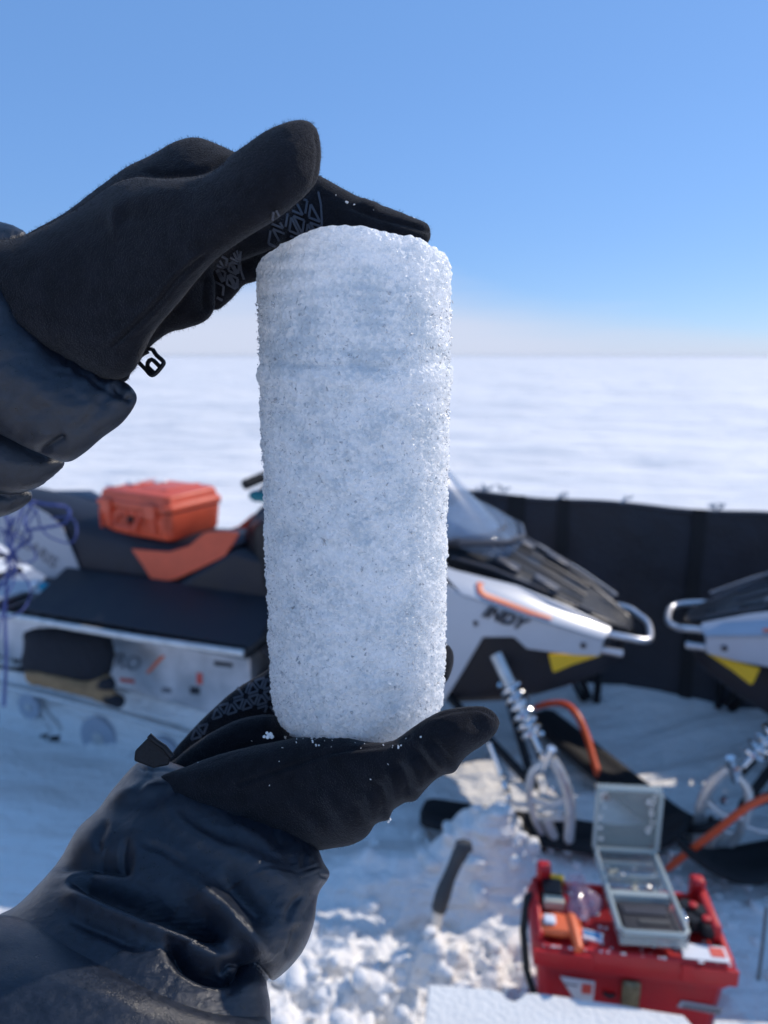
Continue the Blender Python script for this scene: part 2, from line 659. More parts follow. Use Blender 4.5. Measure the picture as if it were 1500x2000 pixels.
def curve_pts(pts, k=6, closed=False):
    """Catmull-Rom through the points"""
    P = [np.array(p, float) for p in pts]
    n = len(P)
    out = []
    for i in range(n if closed else n - 1):
        p0 = P[(i - 1) % n] if (closed or i > 0) else P[0] * 2 - P[1]
        p1, p2 = P[i], P[(i + 1) % n]
        p3 = P[(i + 2) % n] if (closed or i + 2 < n) else P[-1] * 2 - P[-2]
        for j in range(k):
            t = j / k
            out.append(0.5 * ((2 * p1) + (-p0 + p2) * t + (2 * p0 - 5 * p1 + 4 * p2 - p3) * t * t + (-p0 + 3 * p1 - 3 * p2 + p3) * t ** 3))
    if not closed:
        out.append(P[-1])
    return out


def text_mesh(body, size, m, name, parent, M, shear=0.0, extrude=0.0008, bold=0.0):
    cu = bpy.data.curves.new('txt', 'FONT')
    cu.body = body
    cu.size = size
    cu.extrude = extrude
    cu.offset = bold
    cu.shear = shear
    cu.align_x = 'CENTER'
    cu.align_y = 'CENTER'
    tmp = bpy.data.objects.new('txt', cu)
    COL.objects.link(tmp)
    dg = bpy.context.evaluated_depsgraph_get()
    me = bpy.data.meshes.new_from_object(tmp.evaluated_get(dg))
    bpy.data.objects.remove(tmp)
    me.transform(M)
    me.materials.clear()
    return link(name, me, m, parent)


# ------------------------------------------------------------------ ground
def ground(x, y):
    x = np.asarray(x, float)
    y = np.asarray(y, float)
    r = np.hypot(x, y)
    z0 = np.zeros_like(x)
    p = np.stack([x, y, z0], -1)
    z = -0.24 * np.exp(-((x + 1.25) / 0.95) ** 2 - ((y - 2.65) / 0.75) ** 2)
    z = z - 0.06 * np.exp(-((x + 0.5) / 0.8) ** 2 - ((y - 1.9) / 0.5) ** 2)
    z = z + 0.035 * fbm(p * 0.55, 3, 3)
    # trampled and dug near field
    near = np.exp(-(((x - 0.05) / 0.55) ** 2 + ((y - 1.22) / 0.33) ** 2) ** 1.5)
    tr = 1 - np.abs(fbm(p * 7.5, 5, 21, 0.55))
    z = z + near * (0.125 * (tr - 0.80) + 0.030 * fbm(p * 24, 4, 9, 0.62))
    calm = sstep(4.5, 2.0, r) * (1 - near)
    z = z + calm * (0.016 * fbm(p * 4.2, 4, 31) + 0.004 * fbm(p * 22, 3, 33))
    # thrown-up mound by the ski, the shovelled hollow, the lip the tool stands in
    z = z + 0.16 * np.exp(-(((x - 0.26) / 0.13) ** 2 + ((y - 1.66) / 0.085) ** 2) ** 1.3) * (1 + 0.35 * fbm(p * 14, 3, 41))
    z = z + 0.05 * np.exp(-((x + 0.03) / 0.12) ** 2 - ((y - 1.66) / 0.09) ** 2) * (1 + 0.6 * fbm(p * 16, 3, 44))
    z = z - 0.075 * np.exp(-((x - 0.13) / 0.20) ** 2 - ((y - 1.50) / 0.085) ** 2)
    z = z - 0.05 * np.exp(-((x - 0.30) / 0.10) ** 2 - ((y - 1.32) / 0.09) ** 2)
    z = z + 0.035 * np.exp(-((x - 0.10) / 0.10) ** 2 - ((y - 1.37) / 0.05) ** 2)
    # wind and track streaks between the machines
    ca, sa = math.cos(rad(-20)), math.sin(rad(-20))
    q = np.stack([(x * ca - y * sa) * 0.9, (x * sa + y * ca) * 9.0, z0], -1)
    m = np.exp(-((x - 0.95) / 0.8) ** 2 - ((y - 2.1) / 0.4) ** 2)
    z = z + m * 0.065 * fbm(q, 3, 51)
    # snow packed up under the parked machine, the near rail runs in the hollow beside it
    lx = (x - 0.812) * math.cos(rad(-21)) + (y - 2.026) * math.sin(rad(-21))
    ly = -(x - 0.812) * math.sin(rad(-21)) + (y - 2.026) * math.cos(rad(-21))
    pk = sstep(-3.2, -2.9, lx) * sstep(-1.0, -1.3, lx) * sstep(-.215, -.15, ly + 0.01 * np.sin(lx * 9)) * sstep(.9, .5, ly)
    z = z * (1 - pk) + pk * (0.045 + 0.012 * fbm(p * 6, 3, 55))
    # far field: sastrugi
    far = sstep(3.5, 9, r)
    fade = 1 / (1 + (r / 400) ** 2)
    ca, sa = math.cos(rad(12)), math.sin(rad(12))
    q = np.stack([(x * ca + y * sa) * 0.22, (-x * sa + y * ca) * 0.75, z0], -1)
    z = z + far * fade * 0.20 * fbm(q, 4, 61, 0.55)
    q2 = q * 0.16
    z = z + sstep(15, 60, r) * fade * 0.5 * fbm(q2, 3, 71)
    return z


def build_ground():
    N = 460
    u = np.arange(-N, N + 1)
    g = 0.45 * np.sinh(u * 0.0178)
    g = g + np.sign(g) * np.maximum(0, np.abs(g) - 400) ** 1.35 * 0.25
    gx = g + 0.15
    gy = g + 1.5
    X, Y = np.meshgrid(gx, gy, indexing='ij')
    Z = ground(X, Y)
    n = 2 * N + 1
    V = np.stack([X, Y, Z], -1).reshape(-1, 3)
    i = np.arange(n - 1)
    I, J = np.meshgrid(i, i, indexing='ij')
    a = (I * n + J).ravel()
    F = np.stack([a, a + n, a + n + 1, a + 1], -1)
    me = mesh_from('snow_field', V, F)
    o = link('snow_field', me, SNOW)
    tag(o, 'trampled snow in front and flat wind-packed snow field out to the horizon', kind='structure')


build_ground()


def gz(x, y):
    return float(ground(np.array([x]), np.array([y]))[0])


def build_chunks():
    bm = bmesh.new()
    base = bmesh.new()
    bmesh.ops.create_icosphere(base, subdivisions=2, radius=1)
    bv = np.array([v.co[:] for v in base.verts])
    bf = np.array([[v.index for v in f.verts] for f in base.faces])
    base.free()
    V, F, n = [], [], 0
    spots = []
    for _ in range(210):
        a = random.gauss(0.0, 0.42)
        b = random.gauss(1.22, 0.20)
        spots.append((a, b, random.uniform(.006, .022) * random.choice((1, 1, 1.5))))
    for _ in range(26):
        spots.append((random.gauss(.25, .11), random.gauss(1.68, .05), random.uniform(.01, .024)))
    for _ in range(80):
        spots.append((random.gauss(.9, .25), random.gauss(1.55, .10), random.uniform(.006, .016)))
    for x, y, r in spots:
        if y < 0.75:
            continue
        if .26 < x < .75 and 1.05 < y < 1.48:
            continue
        k = np.sign(bv) * np.abs(bv) ** 0.8 * (1 + 0.30 * vnoise(bv * 1.5 + RNG.random(3) * 50, 5)[:, None]) * (r * np.array([random.uniform(.8, 1.4), random.uniform(.8, 1.3), random.uniform(.5, .9)]))
        k = k + np.array([x, y, gz(x, y) + r * .15])
        V.append(k)
        F.append(bf + n)
        n += len(bv)
    me = mesh_from('snow_chunks', np.concatenate(V), np.concatenate(F))
    tag(link('snow_chunks', me, SNOW2), 'loose lumps of broken snow scattered over the trampled ground', kind='stuff')


build_chunks()


# ------------------------------------------------------------------ ice core
def build_core():
    cx, cy = -0.0138, 0.3455
    ztop, zbot, R = 1.3605, 1.127, 0.0452
    NT, NZ, NC = 760, 600, 26
    th = np.linspace(0, 2 * np.pi, NT, endpoint=False)
    rows = []
    # bottom cap, wall, top cap as one wrapped sheet: (radius factor, height)
    prof = []
    for k in range(1, NC):
        prof.append((k / NC, 0.0, 1))
    for k in range(NZ):
        prof.append((1.0, k / (NZ - 1), 0))
    for k in range(NC - 1, 0, -1):
        prof.append((k / NC, 1.0, 2))
    fr = np.array([p[0] for p in prof])
    fh = np.array([p[1] for p in prof])
    kind = np.array([p[2] for p in prof])
    T, H = np.meshgrid(th, fh, indexing='xy')
    _, FR = np.meshgrid(th, fr, indexing='xy')
    _, KD = np.meshgrid(th, kind, indexing='xy')
    z = zbot + H * (ztop - zbot)
    c, s = np.cos(T), np.sin(T)
    # rounded and chipped ends
    d_end = np.minimum(H, 1 - H) * (ztop - zbot)
    rb = R * np.ones_like(z)
    rb -= 0.0036 * np.exp(-(z - zbot) / 0.006) + 0.0020 * np.exp(-(ztop - z) / 0.0022)
    rb += -0.0016 * sstep(1.30, 1.296, z) * sstep(1.282, 1.292, z) * 0.2
    ang0 = np.arctan2(s, c)
    zs = z - 0.0012 * np.sin(ang0 * 2 + 1) - 0.0006 * np.sin(ang0 * 7)
    rb += 0.0009 * np.exp(-((zs - 1.3005) / 0.0045) ** 2) - 0.0019 * np.exp(-((zs - 1.3068) / 0.0013) ** 2) * (0.75 + 0.35 * np.sin(ang0 * 3 + .5)) - 0.0006 * sstep(1.3068, 1.3085, zs)
    P = np.stack([c * rb, s * rb, z], -1)
    n_low = fbm(P * 55, 3, 101)
    n_mid = fbm(P * 210, 3, 105, 0.6)
    w1, v1 = worley(P * 430, 111)
    w2, v2 = worley(P * 850, 121)
    smooth_top = sstep(1.299, 1.307, z)          # the upper part is icier, smoother
    amp = 1 - 0.55 * smooth_top
    disp = 0.0006 * n_low + amp * (0.0014 * n_mid - 0.0012 * (w1 - 0.5) + 0.0009 * (v1 - 0.5) + 0.0005 * (v2 - 0.5) - 0.0004 * w2)
    # vertical scrape on the icy part
    disp += smooth_top * (0.0007 * vnoise(np.stack([c * 14, s * 14, z * 420], -1), 131) + 0.0005 * vnoise(np.stack([c * 30, s * 30, z * 130], -1), 133))
    # larger pits
    pit = sstep(0.35, 0.75, fbm(P * 70 + 5, 2, 141))
    disp -= 0.0012 * pit
    # one dent low on the front
    ang = np.arctan2(s, c)
    disp += 0.0011 * np.exp(-((z - 1.163) / 0.006) ** 2 - ((ang + 1.33) / 0.16) ** 2) - 0.0010 * np.exp(-((z - 1.157) / 0.004) ** 2 - ((ang + 1.25) / 0.18) ** 2)
    r = (rb + disp) * np.where(KD == 0, 1.0, FR)
    # uneven ends
    capn = fbm(np.stack([c * r * 60, s * r * 60, 0 * z], -1), 4, 151, 0.6)
    et = np.exp(-(ztop - z) / 0.004)
    eb = np.exp(-(z - zbot) / 0.004)
    xr = c * r / R
    sag = np.exp(-(ztop - z) / 0.022) * (-0.0075 * xr ** 2 - 0.0035 * np.maximum(0, -xr) ** 2)
    z2 = z + et * 0.0030 * capn + eb * 0.003 * capn + sag
    X = cx + c * r
    Y = cy + s * r
    V = np.stack([X, Y, z2], -1).reshape(-1, 3)
    nr = len(prof)
    I, J = np.meshgrid(np.arange(nr - 1), np.arange(NT), indexing='ij')
    a = (I * NT + J).ravel()
    b = (I * NT + (J + 1) % NT).ravel()
    F = np.stack([a, b, b + NT, a + NT], -1)
    nv = len(V)
    V = np.vstack([V, [[cx, cy, zbot]], [[cx, cy, ztop]]])
    j = np.arange(NT)
    me = mesh_from('ice_core', V, F)
    bm = bmesh.new()
    bm.from_mesh(me)
    bm.verts.ensure_lookup_table()
    fb = [bm.verts[i] for i in range(NT)]
    ft = [bm.verts[(nr - 1) * NT + i] for i in range(NT)]
    bm.faces.new(fb[::-1])
    bm.faces.new(ft)
    bm.to_mesh(me)
    bm.free()
    o = link('ice_core', me, ICE)
    me.polygons.foreach_set('use_smooth', np.ones(len(me.polygons), bool))
    tag(o, 'upright cylinder of grainy blue-white firn ice held between two gloved hands', 'ice core')
    # fine frost crystals standing proud of the side
    NC2 = 5000
    t = RNG.uniform(0, 2 * np.pi, NC2)
    h = RNG.uniform(0.02, 0.90, NC2)
    zz = zbot + h * (ztop - zbot)
    rr = R + RNG.uniform(-0.0006, 0.0005, NC2)
    rr -= 0.0042 * np.exp(-(zz - zbot) / 0.007) + 0.0020 * np.exp(-(ztop - zz) / 0.0022)
    C = np.stack([cx + np.cos(t) * rr, cy + np.sin(t) * rr, zz - 0.0075 * np.cos(t) ** 2 * np.exp(-(ztop - zz) / 0.022)], -1)
    size = RNG.uniform(0.0004, 0.0011, NC2)
    D = RNG.normal(size=(NC2, 4, 3))
    D /= np.linalg.norm(D, axis=-1, keepdims=True)
    Vc = (C[:, None] + D * size[:, None, None]).reshape(-1, 3)
    b0 = (np.arange(NC2) * 4)[:, None]
    Fc = np.concatenate([b0 + np.array(k) for k in ([0, 1, 2], [0, 2, 3], [0, 3, 1], [1, 3, 2])])
    cm = mesh_from('frost_crystals', Vc, Fc, smooth=False)
    tag(link('frost_crystals', cm, mat('frost', (0.92, 0.93, 0.95), rough=0.25, spec=0.7, trans=0.35, ior=1.2), o), kind='stuff')


build_core()


# ------------------------------------------------------------------ soft shapes (gloves, sleeves)
def poly_sd(px, py, poly):
    """signed distance (inside positive) to a closed polygon"""
    P = np.array(poly, float)
    Q = np.roll(P, -1, 0)
    best = np.full(px.shape, 1e18)
    inside = np.zeros(px.shape, bool)
    for (ax, ay), (bx, by) in zip(P, Q):
        ex, ey = bx - ax, by - ay
        L = ex * ex + ey * ey
        if L < 1e-9:
            continue
        t = np.clip(((px - ax) * ex + (py - ay) * ey) / L, 0, 1)
        d = (px - ax - t * ex) ** 2 + (py - ay - t * ey) ** 2
        best = np.minimum(best, d)
        c = (ay > py) != (by > py)
        if ey != 0:
            inside ^= c & (px < ex * (py - ay) / ey + ax)
    d = np.sqrt(best)
    return np.where(inside, d, -d)


def blur2(a, n):
    for _ in range(n):
        a = (np.pad(a, 1, 'edge')[:-2, 1:-1] + np.pad(a, 1, 'edge')[2:, 1:-1] + np.pad(a, 1, 'edge')[1:-1, :-2] + np.pad(a, 1, 'edge')[1:-1, 2:] + 2 * a) / 6
    return a


def inflate(d, step):
    """half-thickness squared (px^2) of the round body that fills an outline: Poisson solve, exact zero on the outline"""
    inside = d > 0
    u = np.zeros_like(d)
    # coarse to fine
    for f in (8, 4, 2, 1):
        dd = d[::f, ::f]
        ins = dd > 0
        if f == 8:
            v = np.zeros_like(dd)
        else:
            v = np.repeat(np.repeat(prev, 2, 0), 2, 1)[:dd.shape[0], :dd.shape[1]]
            if v.shape != dd.shape:
                v = np.pad(v, ((0, dd.shape[0] - v.shape[0]), (0, dd.shape[1] - v.shape[1])), 'edge')
        h2 = (step * f) ** 2
        for _ in range({8: 500, 4: 250, 2: 120, 1: 60}[f]):
            q = np.pad(v, 1)
            v = np.where(ins, (q[:-2, 1:-1] + q[2:, 1:-1] + q[1:-1, :-2] + q[1:-1, 2:] + h2) / 4, 0)
        prev = v
    u = prev
    q = np.where(inside, u / np.maximum(d + step * .5, step * .5), 0)
    w = inside.astype(float)
    for _ in range(14):          # carry the slope a little outside
        qb, wb = blur2(q * (w > 0), 1), blur2((w > 0).astype(float), 1)
        q = np.where(w > 0, q, np.where(wb > 1e-3, qb / np.maximum(wb, 1e-3), 0))
        w = np.where(w > 0, w, (wb > 1e-3) * 1.0)
    q = blur2(q, 3)
    q = np.maximum(q, step)
    return 2 * q * d


def surface_nets(F):
    nx, ny, nz = F.shape
    S = F < 0
    c = np.zeros((nx - 1, ny - 1, nz - 1), np.int8)
    for dx in (0, 1):
        for dy in (0, 1):
            for dz in (0, 1):
                c += S[dx:nx - 1 + dx, dy:ny - 1 + dy, dz:nz - 1 + dz]
    act = (c > 0) & (c < 8)
    ids = np.full(act.shape, -1, np.int64)
    I, J, K = np.nonzero(act)
    ids[I, J, K] = np.arange(len(I))
    acc = np.zeros((len(I), 3))
    cnt = np.zeros(len(I))
    for ax in range(3):
        o1, o2 = [k for k in range(3) if k != ax]
        for a in (0, 1):
            for b in (0, 1):
                s = [I.copy(), J.copy(), K.copy()]
                s[o1] = s[o1] + a
                s[o2] = s[o2] + b
                f0 = F[tuple(s)]
                e = [x.copy() for x in s]
                e[ax] = e[ax] + 1
                f1 = F[tuple(e)]
                m = (f0 < 0) != (f1 < 0)
                t = np.where(m, f0 / np.where(m, f0 - f1, 1), 0)
                pos = np.stack([x.astype(float) for x in s], -1)
                pos[:, ax] += t
                acc += np.where(m[:, None], pos, 0)
                cnt += m
    V = acc / np.maximum(cnt, 1)[:, None]
    faces = []
    for ax in range(3):
        o1, o2 = [(1, 2), (2, 0), (0, 1)][ax]
        sl0 = [slice(None)] * 3
        sl1 = [slice(None)] * 3
        sl0[ax] = slice(0, -1)
        sl1[ax] = slice(1, None)
        A, B = S[tuple(sl0)], S[tuple(sl1)]
        m = A != B
        idx = np.stack(np.nonzero(m), -1)
        fl = A[m]
        ok = (idx[:, o1] > 0) & (idx[:, o2] > 0) & (idx[:, o1] < F.shape[o1] - 1) & (idx[:, o2] < F.shape[o2] - 1)
        idx, fl = idx[ok], fl[ok]
        q = []
        for a, b in ((-1, -1), (0, -1), (0, 0), (-1, 0)):
            t = idx.copy()
            t[:, o1] += a
            t[:, o2] += b
            q.append(ids[t[:, 0], t[:, 1], t[:, 2]])
        q = np.stack(q, -1)
        q[~fl] = q[~fl][:, ::-1]
        faces.append(q)
    Fq = np.concatenate(faces)
    Fq = Fq[(Fq >= 0).all(1)]
    return V, Fq


def soft_body(name, layers, zr, step=5, dz=0.0011, k=0.004, m=None, parent=None, disp=None, rough=0.0, hole=None):
    """layers: outline, depth z0 (number or function of px,py), flat. A solid rounded body follows each outline; bodies blend."""
    allp = np.concatenate([np.array(l['p'], float) for l in layers])
    x0, y0 = allp.min(0) - 8 * step
    x1, y1 = allp.max(0) + 8 * step
    gx = np.arange(x0, x1, step)
    gy = np.arange(y0, y1, step)
    gzz = np.arange(zr[0], zr[1], dz)
    PX, PY = np.meshgrid(gx, gy, indexing='ij')
    D = None
    for l in layers:
        poly = curve_pts(l['p'], 5, True) if l.get('curve', True) else l['p']
        d = poly_sd(PX, PY, poly)
        h2 = inflate(d, step)
        z0 = l['z'](PX, PY) if callable(l['z']) else np.full(PX.shape, l['z'])
        sc = z0 / FPX
        R0 = max(np.sqrt(max(h2.max(), 1)) * float(np.mean(sc)) * l.get('flat', 1.0), 0.004)
        h2m = h2 * sc ** 2 * l.get('flat', 1.0) ** 2
        if 'cap' in l:                      # limit thickness for broad flat shapes
            c2 = l['cap'] ** 2
            h2m = np.where(h2m > 0, h2m * c2 / (h2m + c2), h2m)
            R0 = min(R0, l['cap'])
        f = ((gzz[None, None, :] - z0[..., None]) ** 2 - h2m[..., None]) / (2 * R0)
        f = f.astype(np.float32)
        if D is None:
            D = f
        else:
            h = np.clip(0.5 + 0.5 * (D - f) / k, 0, 1)
            D = D * (1 - h) + f * h - k * h * (1 - h)
    if hole is not None:
        D = hole(D, PX, PY, gzz)
    V, F = surface_nets(D)
    px = x0 + V[:, 0] * step
    py = y0 + V[:, 1] * step
    z = zr[0] + V[:, 2] * dz
    W = at(px, py, z)
    me = mesh_from(name, W, F)
    bm = bmesh.new()
    bm.from_mesh(me)
    bmesh.ops.recalc_face_normals(bm, faces=bm.faces)
    bmesh.ops.smooth_vert(bm, verts=bm.verts, factor=0.5, use_axis_x=True, use_axis_y=True, use_axis_z=True)
    bm.to_mesh(me)
    bm.free()
    me.update()
    n = len(me.vertices)
    co = np.empty(n * 3, np.float32)
    me.vertices.foreach_get('co', co)
    co = co.reshape(-1, 3).astype(float)
    no = np.empty(n * 3, np.float32)
    me.vertices.foreach_get('normal', no)
    no = no.reshape(-1, 3)
    px, py, zz = project(co)
    d = np.zeros(n)
    if disp is not None:
        front = np.clip(-(no @ np.array([0, CP, -SP])) * 1.6, 0, 1)
        d = d + disp(px, py, co) * front
    if rough > 0:
        d = d + rough * fbm(co * 160, 3, 200) + rough * 0.5 * fbm(co * 700, 2, 210)
    co = co + no * d[:, None]
    me.vertices.foreach_set('co', co.astype(np.float32).ravel())
    uv = me.uv_layers.new(name='uv')
    li = np.empty(len(me.loops), np.int32)
    me.loops.foreach_get('vertex_index', li)
    uvs = np.stack([px / 100, py / 100], -1)[li]
    uv.data.foreach_set('uv', uvs.astype(np.float32).ravel())
    me.update()
    me.polygons.foreach_set('use_smooth', np.ones(len(me.polygons), bool))
    return link(name, me, m, parent)


def line_d(px, py, pts):
    """distance to an open polyline, and signed side (+ = right of travel = below for left-to-right lines), and 0..1 along"""
    P = np.array(curve_pts(pts, 5), float)
    best = np.full(np.shape(px), 1e9)
    side = np.zeros(np.shape(px))
    al = np.zeros(np.shape(px))
    n = len(P) - 1
    for i in range(n):
        a, b = P[i], P[i + 1]
        e = b - a
        L = float(e @ e) + 1e-9
        t = ((px - a[0]) * e[0] + (py - a[1]) * e[1]) / L
        tc = np.clip(t, 0, 1)
        dx, dy = px - a[0] - tc * e[0], py - a[1] - tc * e[1]
        d = np.hypot(dx, dy)
        m = d < best
        best = np.where(m, d, best)
        side = np.where(m, np.sign(e[0] * dy - e[1] * dx), side)
        al = np.where(m, (i + tc) / n, al)
    return best, side, al


def ends(al, e=0.18):
    return sstep(0, e, al) * sstep(1, 1 - e, al)


def crease(px, py, pts, depth, wa, wb):
    """a tuck: surface sinks slowly above the line (width wa px) and rises steeply below it (wb px)"""
    d, s, al = line_d(px, py, pts)
    w = np.where(s > 0, wb, wa)
    return -depth * np.exp(-(d / w) ** 1.3) * ends(al)


def ridge(px, py, pts, h, w, e=0.3):
    d, s, al = line_d(px, py, pts)
    return h * np.exp(-(d / w) ** 2) * ends(al, e)


person = empty('person', (-0.34, 0.34, 0.0), 0,
               'person in dark navy puffer jacket and black fleece gloves holding up the ice core', 'person')
PINV = person.matrix_basis.inverted()


def attach(o):
    o.parent = person
    o.matrix_parent_inverse = Matrix.Translation((0.34, -0.34, 0.0))
    return o


# upper glove ------------------------------------------------------
thumb_z = lambda px, py: 0.318 - 0.040 * sstep(120, 580, px)
U_NEAR = [(-60, 470), (0, 470), (60, 455), (150, 408), (240, 352), (330, 345), (400, 335), (458, 298), (515, 258), (560, 238), (596, 234),
          (618, 250), (627, 290), (622, 345), (600, 378), (545, 425), (480, 465), (430, 500), (395, 535), (350, 590), (300, 650),
          (255, 730), (190, 740), (110, 700), (0, 660), (-60, 640)]
U_BACK = [(40, 470), (120, 420), (200, 360), (250, 325), (300, 300), (340, 277), (380, 268), (420, 280), (462, 300), (520, 330), (580, 400),
          (560, 470), (440, 520), (300, 560), (150, 560), (60, 540)]
U_INDEX = [(500, 320), (560, 318), (625, 346), (665, 368), (710, 390), (765, 408), (815, 427), (836, 438), (842, 456), (836, 474), (810, 490),
           (740, 484), (660, 478), (600, 478), (530, 470), (480, 420)]
U_MID = [(440, 430), (520, 400), (590, 390), (632, 410), (625, 455), (592, 482), (555, 497), (524, 512), (508, 540), (488, 549), (470, 540),
         (440, 510)]
U_CURL = [(380, 500), (430, 470), (480, 470), (515, 500), (506, 545), (478, 556), (462, 574), (440, 596), (420, 606), (395, 590), (380, 540)]
U_PALM = [(120, 640), (230, 600), (330, 520), (395, 500), (418, 540), (420, 580), (416, 608), (396, 630), (360, 642), (330, 650),
          (300, 672), (262, 712), (246, 745), (190, 752), (130, 720)]


def u_disp(px, py, co):
    d = 0
    # seam along the thumb's outer side, and along the tip
    dd, s, al = line_d(px, py, [(205, 690), (300, 600), (350, 540), (410, 490)])
    d = d - 0.0011 * np.exp(-(dd / 5) ** 2) * ends(al, .1) + 0.0008 * np.exp(-((dd - 9) / 6) ** 2) * ends(al, .1)
    dd, s, al = line_d(px, py, [(560, 420), (600, 378), (617, 340), (621, 290), (612, 250)])
    d = d - 0.0010 * np.exp(-(dd / 4) ** 2) * ends(al, .15)
    # crease between back of hand and thumb
    dd, s, al = line_d(px, py, [(270, 335), (330, 342), (400, 333), (455, 302)])
    d = d - 0.0016 * np.exp(-(dd / 7) ** 2) * ends(al, .2)
    d = d + ridge(px, py, [(180, 430), (235, 400), (300, 385), (380, 370)], 0.0016, 22)
    d = d + ridge(px, py, [(235, 470), (225, 430), (250, 395)], 0.0012, 12)
    d = d + crease(px, py, [(405, 530), (398, 580), (405, 612)], 0.0022, 10, 14)
    d = d + ridge(px, py, [(380, 540), (360, 590), (330, 625)], 0.0016, 16)
    d = d - 0.0012 * np.exp(-(line_d(px, py, [(690, 405), (740, 425), (800, 440), (838, 452)])[0] / 5) ** 2)
    d = d + ridge(px, py, [(700, 390), (720, 400), (745, 404)], 0.0012, 10)
    # two close stitched ridges on the finger back
    return d


glove1 = attach(soft_body('glove', [
    dict(p=U_NEAR, z=thumb_z, flat=0.86, cap=0.040),
    dict(p=U_BACK, z=0.347, flat=0.75),
    dict(p=U_INDEX, z=lambda px, py: 0.352 - 0.012 * sstep(560, 840, px), flat=0.9, cap=0.014),
    dict(p=U_MID, z=0.372, flat=0.8),
    dict(p=U_CURL, z=0.362, flat=0.9),
    dict(p=U_PALM, z=0.340, flat=0.7),
], (0.225, 0.42), step=4, k=0.0022, m=FLEECE, disp=u_disp, rough=0.00022))

# lower glove ------------------------------------------------------
l_z = lambda px, py: 0.345 - 0.034 * sstep(560, 900, px)
L_NEAR = [(300, 1530), (370, 1495), (440, 1470), (520, 1452), (600, 1438), (660, 1437), (720, 1449), (768, 1446), (815, 1414), (858, 1390),
          (900, 1381), (938, 1379), (962, 1388), (976, 1408), (970, 1430), (948, 1452), (918, 1472), (902, 1488), (888, 1508), (862, 1516),
          (838, 1534), (812, 1564), (790, 1568), (768, 1582), (758, 1602), (735, 1608), (715, 1635), (680, 1652), (620, 1662),
          (540, 1680), (430, 1660), (340, 1610)]
L_PALM = [(300, 1520), (345, 1480), (400, 1438), (470, 1404), (540, 1398), (580, 1440), (660, 1458), (760, 1468), (790, 1510), (700, 1570),
          (520, 1590), (360, 1570)]
L_BACK = [(315, 1510), (338, 1468), (375, 1425), (415, 1385), (462, 1345), (518, 1311), (560, 1280), (620, 1290), (660, 1370), (650, 1450),
          (540, 1470), (420, 1480), (350, 1510)]
L_TIP = [(790, 1290), (835, 1262), (868, 1256), (884, 1270), (885, 1300), (872, 1332), (840, 1350), (800, 1340)]


def l_disp(px, py, co):
    d = 0
    # seam from wrist along the top of the hand
    dd, s, al = line_d(px, py, [(470, 1530), (560, 1500), (650, 1470), (740, 1458), (800, 1440)])
    d = d - 0.0007 * np.exp(-(dd / 4) ** 2) + 0.0004 * np.exp(-((dd - 8) / 5) ** 2)
    # edge of the flexing fold above the wrist
    d = d + crease(px, py, [(380, 1500), (440, 1478), (510, 1450), (570, 1437)], 0.0010, 16, 8)
    # bunching where the thumb meets the hand
    for p, a, w in (([(770, 1480), (790, 1520), (800, 1560)], .0020, 9), ([(800, 1450), (830, 1490), (850, 1520)], .0016, 9),
                    ([(735, 1520), (748, 1560), (752, 1605)], .0017, 9), ([(840, 1440), (862, 1470), (892, 1505)], .0013, 9),
                    ([(690, 1560), (705, 1600), (712, 1640)], .0012, 10)):
        d = d - a * np.exp(-(line_d(px, py, p)[0] / w) ** 2) * ends(line_d(px, py, p)[2], .25)
    for p, a, w in (([(752, 1490), (772, 1535), (778, 1580)], .0013, 10), ([(790, 1470), (815, 1510), (825, 1550)], .0014, 9),
                    ([(715, 1540), (728, 1580), (730, 1615)], .0012, 10), ([(820, 1440), (846, 1476), (872, 1508)], .0011, 9)):
        d = d + ridge(px, py, p, a, w)
    # flattened pad of the thumb tip
    d = d - 0.0022 * np.exp(-((px - 935) / 26) ** 2 - ((py - 1412) / 20) ** 2)
    d = d - 0.0009 * np.exp(-(line_d(px, py, [(852, 1398), (890, 1388), (940, 1384), (968, 1400)])[0] / 4) ** 2)
    d = d + ridge(px, py, [(560, 1560), (600, 1590), (640, 1640)], 0.0012, 18)
    d = d + ridge(px, py, [(620, 1540), (660, 1580), (680, 1630)], 0.0010, 16)
    return d


glove2 = attach(soft_body('glove', [
    dict(p=L_NEAR, z=l_z, flat=0.85, cap=0.036),
    dict(p=L_PALM, z=0.385, flat=0.8, cap=0.022),
    dict(p=L_BACK, z=0.425, flat=0.8, cap=0.022),
    dict(p=L_TIP, z=0.425, flat=0.9),
], (0.255, 0.47), step=4, k=0.003, m=FLEECE, disp=l_disp, rough=0.00022))

# the core presses into the cloth: nothing else to do, the glove closes round it


